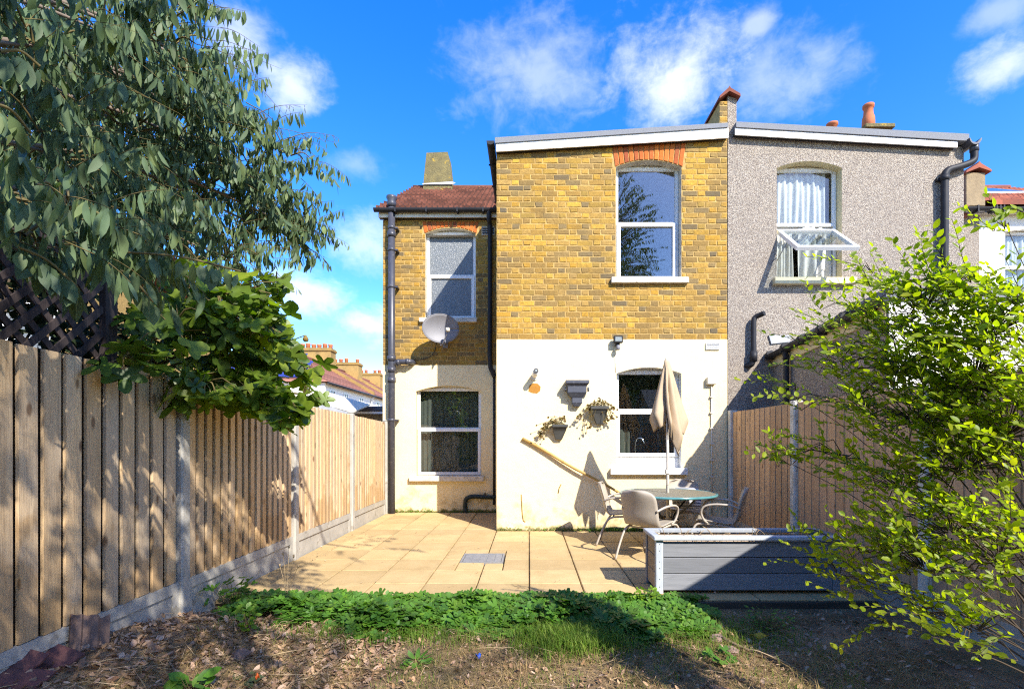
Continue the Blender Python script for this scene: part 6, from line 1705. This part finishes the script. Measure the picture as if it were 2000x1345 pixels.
# unseen shed, added with a roof slope shaped to shade the planter slantwise
shd = thing('shade_shed', 'unseen brown shed added beyond the board fence to shade the planter', 'shed', (4.2, 1.7, 0))
GB = [(-.15, -.1), (3.12, -.1), (3.12, 1.93), (1.50, 2.83), (-.15, 1.93)]
MB().prism(GB, 0, 3.36, 5.2).build('wall', M_FENCE, shd)
for (ya, za, yb, zb) in ((3.20, 1.92, 1.50, 2.87), (-.23, 1.92, 1.50, 2.87)):
    MB().prism([(ya, za), (yb, zb), (yb, zb + .03), (ya, za + .03)], 0, 3.26, 5.3).build('roof', M_FELT, shd)

# ------------------------------------------------------------------ ground cover and litter
rs = random.Random(77)
H_T = [lobed([(-78, .72, 30), (-38, .92, 24), (0, 1.0, 24), (38, .92, 24), (78, .72, 30)], .62, .35), lobed([(-75, .8, 30), (0, 1.0, 32), (75, .8, 30)], .45, .3), lance(.33, .03, .2, .15, 4, .9)]
gc = Scat(H_T); gst = MB()
def cover_h(x, y):
    """how tall the ground cover stands at a point, 0 outside it"""
    edge = .16 * mnoise.noise(Vector((x * 2.1, 3.3, 0))) + .06 * mnoise.noise(Vector((x * 6, 1.1, 0)))
    y0 = 3.62 + edge * 1.3 + .28 * sst(-.9, -2.3, x) - .10 * sst(.0, 1.0, x) * sst(1.6, .8, x)
    y1 = 4.52 + .05 * mnoise.noise(Vector((x * 3, 9, 0)))
    if x < -2.62 or x > 1.62 or y < y0 or y > y1: return 0
    k = sst(y0, y0 + .30, y) * sst(-2.7, -2.3, x) * sst(1.65, 1.3, x)
    bumpy = .30 + 1.0 * max(0, mnoise.noise(Vector((x * 1.7, y * 1.2, 4))) + .38)
    low = 1 - .45 * sst(.75, 1.1, x)
    if mnoise.noise(Vector((x * 3.1, y * 3.1, 12))) > .12 + .45 * sst(y0 + .15, y0 + .6, y): return 0
    mound = .10 * math.exp(-((x + .40) / .28) ** 2 - ((y - 4.25) / .22) ** 2) + .08 * math.exp(-((x + 1.65) / .35) ** 2 - ((y - 4.35) / .2) ** 2)
    return k * (bumpy * .145 * low + mound)
for _ in range(4300):
    x, y = rs.uniform(-2.65, 1.6), rs.uniform(3.5, 4.55)
    h = cover_h(x, y)
    if h <= .012: continue
    z = gz(x, min(y, 4.4)); zz = z + h * (1 - .45 * rs.random() ** 2) + rs.uniform(.0, .02); zz = max(zz, z + .02)
    if y > 4.43: zz = max(zz, .02)
    p = Vector((x, y, zz)); sz_ = rs.uniform(.040, .088)
    a0 = rs.uniform(0, 6.28); lean = Vector((rs.gauss(0, .35), rs.gauss(-.25, .35), 1))
    if rs.random() < .22: gst.tube([(x, y + .02, z), p], .0022, 4, False)
    if rs.random() < .6:
        for k in range(3):
            a = a0 + k * 2.09; gc.add(2 if rs.random() < .3 else 1, frame(p, Vector((math.cos(a), math.sin(a), rs.gauss(-.25, .15))), lean, sz_ * .85))
    else: gc.add(0, frame(p, Vector((math.cos(a0), math.sin(a0), rs.gauss(-.2, .15))), lean, sz_ * 1.15))
gco = gc.build(None, M_HERB, 'leaf', 'ground_cover', 0)
tag(gco, 'leafy green ground cover along the front edge of the patio', None, None, 'stuff')
tag(gst.build('ground_cover_stalks', M_TWIG, None), 'thin stalks under the green ground cover', None, None, 'stuff')

def blades(name, label, spots, mat, hmin, hmax, w, lean):
    V, F = [], []
    for (x, y, k) in spots:
        z = gz(x, y); h = rs.uniform(hmin, hmax) * k; a = rs.uniform(0, 6.28); d = Vector((math.cos(a), math.sin(a), 0)); t = Vector((-d.y, d.x, 0)) * w
        b = Vector((x, y, z - .005)); m_ = b + d * h * lean * rs.uniform(.1, .5) + Vector((0, 0, h * .62)); e = b + d * h * lean * rs.uniform(.6, 1.4) + Vector((0, 0, h * rs.uniform(.7, 1)))
        o = len(V); V += [b - t, b + t, m_ - t * .75, m_ + t * .75, e]; F += [(o, o + 1, o + 3, o + 2), (o + 2, o + 3, o + 4)]
    me = bpy.data.meshes.new(name); me.from_pydata([tuple(v) for v in V], [], F); me.materials.append(mat); me.update()
    return tag(link(name, me), label, None, None, 'stuff')
sp = []
for _ in range(5200):                                  # the tuft right of the middle, and the ragged lawn
    x, y = rs.gauss(.32, .20), rs.gauss(3.62, .13)
    if -.15 < x < .85 and 3.25 < y < 4.0: sp.append((x, y, 1.0 - .5 * abs(x - .3)))
for _ in range(2400):
    x, y = rs.gauss(-.95, .45), rs.gauss(3.72, .10); sp.append((x, y, .6))
for _ in range(3600):
    x, y = rs.uniform(-1.2, 2.2), rs.uniform(2.7, 3.8)
    if mnoise.noise(Vector((x * 1.9, y * 1.9, 7))) > .02: sp.append((x, y, .38))
for _ in range(3000):
    x, y = rs.gauss(1.25, .3), rs.gauss(3.75, .2); sp.append((x, y, .55))
blades('grass', 'tufts of green lawn grass in front of the ground cover', sp, M_GRASS, .07, .17, .0022, .5)
sp = []
for _ in range(15000):
    x, y = rs.uniform(-2.3, 2.6), rs.uniform(2.6, 4.1)
    if mnoise.noise(Vector((x * 1.5, y * 1.5, 1))) > -.25 - .2 * rs.random(): sp.append((x, y, 1))
blades('dry_grass', 'straw coloured dry grass lying flat over the soil', sp, M_DRYGRASS, .02, .075, .0017, 2.4)
L_T = [lance(.16, .12, .25, .2), lance(.22, -.1, .4, .3), lance(.12, .2, -.2, .2), lance(.32, 0, .5, .4)]
ls_ = Scat(L_T)
for _ in range(9000):
    left = rs.random() < .5
    x, y = (rs.uniform(-2.75, -.9), rs.uniform(2.5, 4.2)) if left else (rs.uniform(-1.6, 2.9), rs.uniform(2.6, 4.3))
    a = rs.uniform(0, 6.28)
    s_ = rs.uniform(.016, .058) * (1 if left else .8)
    ls_.add(rs.randrange(4), frame(Vector((x, y, gz(x, y) + rs.uniform(.004, .022))), Vector((math.cos(a), math.sin(a), rs.gauss(0, .2))), Vector((rs.gauss(0, .4), rs.gauss(0, .4), 1)), s_))
tag(ls_.build(None, M_LITTER, 'leaf', 'leaf_litter', 0), 'brown fallen leaves scattered over the soil', None, None, 'stuff')
ls_ = Scat(L_T)
for _ in range(420):
    x, y = rs.uniform(-2.7, 2.9), rs.uniform(4.5, 7.8)
    if rs.random() < .6: x = rs.choice((-2.72, 3.0, 1.1)) + rs.gauss(0, .12)
    if rs.random() < .3: y = YF - abs(rs.gauss(0, .05)) - .03; x = rs.uniform(-.4, 3)
    if not (FX + .04 < x < 3.1): continue
    a = rs.uniform(0, 6.28); ls_.add(rs.randrange(4), frame(Vector((x, y, .008)), Vector((math.cos(a), math.sin(a), 0)), Vector((0, 0, 1)), rs.uniform(.012, .035)))
tag(ls_.build(None, M_LITTER, 'leaf', 'patio_leaf_litter', 0), 'small dead leaves strewn on the patio slabs', None, None, 'stuff')
tw = MB()
for k in range(300):
    x, y = (rs.uniform(-2.7, -1.2), rs.uniform(2.6, 4.1)) if k % 3 else (rs.uniform(-1, 2.8), rs.uniform(2.7, 3.9))
    a = rs.uniform(0, 6.28); L = rs.uniform(.06, .32); d = Vector((math.cos(a), math.sin(a), 0)) * L; z = gz(x, y) + rs.uniform(.004, .03)
    p = Vector((x, y, z)); q = p + d; q.z = gz(q.x, q.y) + rs.uniform(.004, .05)
    if q.x < FX + .08: continue
    tw.tube(smooth_path([p, (p + q) / 2 + Vector((rs.gauss(0, .03), rs.gauss(0, .03), rs.uniform(0, .03))), q], 3), rs.uniform(.0008, .0023), 4, False)
tag(tw.build('fallen_twigs', M_STRAW), 'thin dry twigs lying among the fallen leaves', None, None, 'stuff')
# moss and tufts along the foot of the walls
ms = Scat([lance(.35, 0, .2)])
for _ in range(900):
    if rs.random() < .55: x, y = rs.uniform(.9, 2.4), YF - .02 - abs(rs.gauss(0, .035))
    elif rs.random() < .5: x, y = rs.uniform(-.45, 3.0), YF - .02 - abs(rs.gauss(0, .015))
    else: x, y = rs.uniform(XRL + .1, XL), YR - .03 - abs(rs.gauss(0, .015))
    ms.add(0, frame(Vector((x, y, rs.uniform(.005, .05))), Vector((rs.gauss(0, .6), -.5, rs.gauss(.1, .5))), rv(rs) + Vector((0, -.3, .6)), rs.uniform(.012, .035)))
tag(ms.build(None, M_HERB, 'leaf', 'moss', 0), 'moss and small weeds along the foot of the rendered walls', None, None, 'stuff')

# single small plants
def weed(label, x, y, n, h, ls, mat, T, spread, name='weed', zb=None):
    t = thing(name, label, 'plant', (x, y, gz(x, y) if zb is None else zb)); s = Scat(T); st = MB(); z0 = gz(x, y) if zb is None else zb
    for k in range(n):
        a = rs.uniform(0, 6.28); r = spread * math.sqrt(rs.random()); p = Vector((x + r * math.cos(a), y + r * math.sin(a), z0 + h * rs.uniform(.25, 1)))
        if k % 2 == 0: st.tube([(x + .1 * (p.x - x), y + .1 * (p.y - y), z0), p], .002, 4, False)
        s.add(rs.randrange(len(T)), frame(p, Vector((math.cos(a), math.sin(a), rs.gauss(-.1, .3))), Vector((rs.gauss(0, .4), rs.gauss(-.5, .3), 1)), ls * rs.uniform(.7, 1.2)))
    st.build('stems', M_TWIG, t); s.build(t, mat, 'leaf', 'foliage', 60)
    return t
weed('bright yellow green weed standing in the sunlit patch of litter', X(483, 3.62), 3.62, 34, .15, .045, M_WEED, [lance(.34, .02, .15, .2, 4, .9)], .055)
weed('bright young plant growing at the corner of the grey planter', X(1262, 4.46), 4.46, 46, .17, .05, M_WEED, [lance(.36, .02, .15, .2, 4, .9), H_T[1]], .10)
weed('low dark rosette weed alone in the middle of the dry lawn', X(815, 3.25), 3.25, 30, .045, .085, M_HERB, [lance(.16, .05, .3)], .04)
weed('broad leaved dock among the litter at the bottom edge', X(375, 2.78), 2.78, 20, .10, .09, M_HERB, [lance(.30, .02, .25, .2)], .07)
weed('blue green weed flat on the litter beside the broken tiles', X(475, 2.95), 2.95, 9, .04, .055, M_EUC, [lance(.32, .02, .25, .2)], .05)
weed('single dark plant with toothed leaves against the concrete post', X(455, 4.42), 4.42, 40, .24, .06, M_HERB, H_T[:2], .20)
weed('pale young plant hanging low at the foot of the shrub', X(1880, 2.45), 2.45, 16, .12, .085, M_WEED, [lance(.34, .02, .2, .2, 4, .9)], .08)
weed('small weed beside the fallen branch below the planter', X(1410, 3.3), 3.3, 14, .06, .05, M_HERB, H_T[:2], .08)
weed('mossy green clump in the shade under the grey planter', X(1500, 3.85), 3.85, 120, .14, .03, M_HERB, [lance(.25, 0, .2)], .17)
sd_ = thing('seed_stalk', 'thin dry seed stalk rising above the ground cover before the fence', 'plant', (X(560, 4.35), 4.35, 0)); m = MB(); pz = Vector((X(560, 4.35), 4.35, -.05))
for (dx, dz) in ((-.03, .36), (.06, .34), (.10, .25), (-.06, .26), (.02, .42)):
    e = pz + Vector((dx, 0, dz + .12)); m.tube(smooth_path([pz, pz + Vector((dx * .3, 0, .2)), e], 3), .002, 4, False); m.tube([e - Vector((0, 0, .012)), e + Vector((0, 0, .012))], .007, 6)
m.build('stalks', M_STRAW, sd_)

# odds and ends
def oldtile(label, M, mat, name='broken_tile', w=.20, l=.26):
    mb = MB(); r = random.Random(label)
    prof = [(-w / 2, .0), (-w / 2 + .02, .022), (-w / 2 + .045, .022), (-w / 2 + .06, .004), (-.02, .002), (0, .018), (.03, .018), (.05, .002), (w / 2, .002)]
    cols = [(x, z) for x, z in prof]
    top = [l * (1 - .28 * r.random() * ((i % 3) == 1) - .12 * i / 8) for i in range(len(cols))]
    vs = []
    for th in (0, -.014):
        for i, (x, z) in enumerate(cols): vs.append((x, 0, z + th)); vs.append((x, top[i], z + th))
    n = len(cols); fs = []
    for i in range(n - 1):
        a, b = 2 * i, 2 * i + 2; fs += [(a, b, b + 1, a + 1), (2 * n + a, 2 * n + a + 1, 2 * n + b + 1, 2 * n + b), (a, 2 * n + a, 2 * n + b, b), (a + 1, b + 1, 2 * n + b + 1, 2 * n + a + 1)]
    fs += [(0, 1, 2 * n + 1, 2 * n), (2 * n - 2, 4 * n - 2, 4 * n - 1, 2 * n - 1)]
    o = mb.add(vs, fs).build(name, mat); o.matrix_basis = M
    return tag(o, label, 'roof tile', 'old roof tiles beside the fence')
def TM(x, y, z, rx, ry, rz): return Matrix.Translation((x, y, z)) @ Euler((R(rx), R(ry), R(rz))).to_matrix().to_4x4()
ty = 3.02
oldtile('broken brown roof tile standing upright against the concrete gravel board', TM(FX + .10, ty + .05, gz(FX + .1, ty) - .03, 76, 8, 62), M_OLDTILE2)
oldtile('plum coloured roof tile lying against the gravel board nearest the upright tile', TM(FX + .16, 2.82, gz(FX + .2, 2.8) - .0, 14, -22, 75), M_OLDTILE, w=.26, l=.30)
oldtile('plum coloured roof tile lowest in the corner of the bed', TM(FX + .22, 2.62, gz(FX + .2, 2.6) + .00, 10, -16, 96), M_OLDTILE, w=.26, l=.30)
oldtile('plum tile fragment tucked behind the other plum tiles', TM(FX + .09, 2.72, gz(FX + .1, 2.7) + .03, 20, -35, 80), M_OLDTILE, w=.22, l=.26)
def stone(label, x, y, r, mat, name='stone', sq=(1, 1, .6)):
    mb = MB(); r0 = random.Random(label); off = Vector((r0.random() * 9, r0.random() * 9, 0))
    def fn(i, j):
        a, b = 2 * math.pi * i, math.pi * (j - .5); d = Vector((math.cos(a) * math.cos(b), math.sin(a) * math.cos(b), math.sin(b)))
        k = r * (1 + .35 * mnoise.noise(d * 1.6 + off)); return (x + d.x * k * sq[0], y + d.y * k * sq[1], gz(x, y) + .3 * r + d.z * k * sq[2])
    return tag(mb.grid(fn, 14, 8, False).build(name, mat), label, 'stone', 'stones by the ground cover')
M_ST = pm('pinkish_rubble', (.30, .20, .16), (.20, .14, .11), 14, .95, .4, 50)
stone('pinkish stone at the end of the dry branch', X(1402, 3.62), 3.62, .055, M_ST)
stone('flat pinkish stone lying just below the larger one', X(1430, 3.42), 3.42, .05, M_ST)
stone('brown clod in the leaf litter below the bright weed', X(470, 3.25), 3.25, .06, M_OLDTILE2)
db = thing('fallen_branch', 'long pale dry branch lying across the shaded soil', 'branch', (X(1480, 3.3), 3.3, 0))
m = MB(); pth = [Vector((x, y, gz(x, y) + .03)) for x, y in [(X(1410, 3.60), 3.60), (X(1460, 3.42), 3.42), (X(1510, 3.28), 3.28), (X(1560, 3.12), 3.12)]]
m.tube(smooth_path(pth), [.014 - .0006 * i for i in range(16)], 7); m.build('stem', M_STRAW, db)
m = MB(); m.tube(smooth_path([pth[1], pth[1] + Vector((.05, -.08, .02)), pth[1] + Vector((.16, -.22, .0))]), [.007 - .0005 * i for i in range(11)], 5); m.tube(smooth_path([pth[2], pth[2] + Vector((.08, -.03, .03)), pth[2] + Vector((.22, -.05, .0))]), [.006 - .0004 * i for i in range(11)], 5)
m.build('side_shoot', M_STRAW, db)
a, b = Vector((X(1372, 2.92), 2.92, gz(X(1372, 2.92), 2.92) + .02)), Vector((X(1444, 2.86), 2.86, gz(X(1444, 2.86), 2.86) + .02))
tag(MB().tube([a, a.lerp(b, .5), b], [.014, .015, .012], 8).build('stick', pm('reddish_stick', (.34, .19, .12), (.26, .14, .09), 9)), 'short thick reddish stick on the lawn at the bottom edge', 'stick')
def scrap(label, cat, name, u, v_y, w, d, mat, seed):
    r = random.Random(seed); x, y = X(u, v_y), v_y
    def fn(i, j): return (x + (i - .5) * w, y + (j - .5) * d, gz(x, y) + .035 + .018 * math.sin(5 * i + seed) * math.cos(4 * j) + r.uniform(-.004, .004))
    o = MB().grid(fn, 6, 4).build(name, mat); solid(o, .003); return tag(o, label, cat)
scrap('crumpled blue plastic scrap on the dry lawn', 'plastic scrap', 'plastic_scrap', 934, 3.34, .035, .03, pm('blue_plastic', (.02, .10, .55), None, 9, .4, 0), 1)
scrap('yellow curled strip in the shade below the planter', 'strip', 'yellow_strip', 1482, 3.66, .13, .035, pm('yellow_strip_paint', (.52, .33, .02), (.40, .25, .02), 12, .6), 2)
scrap('small orange red scrap in the leaf litter', 'plastic scrap', 'plastic_scrap', 503, 2.98, .022, .014, pm('orange_plastic', (.65, .12, .02), None, 9, .5, 0), 3)
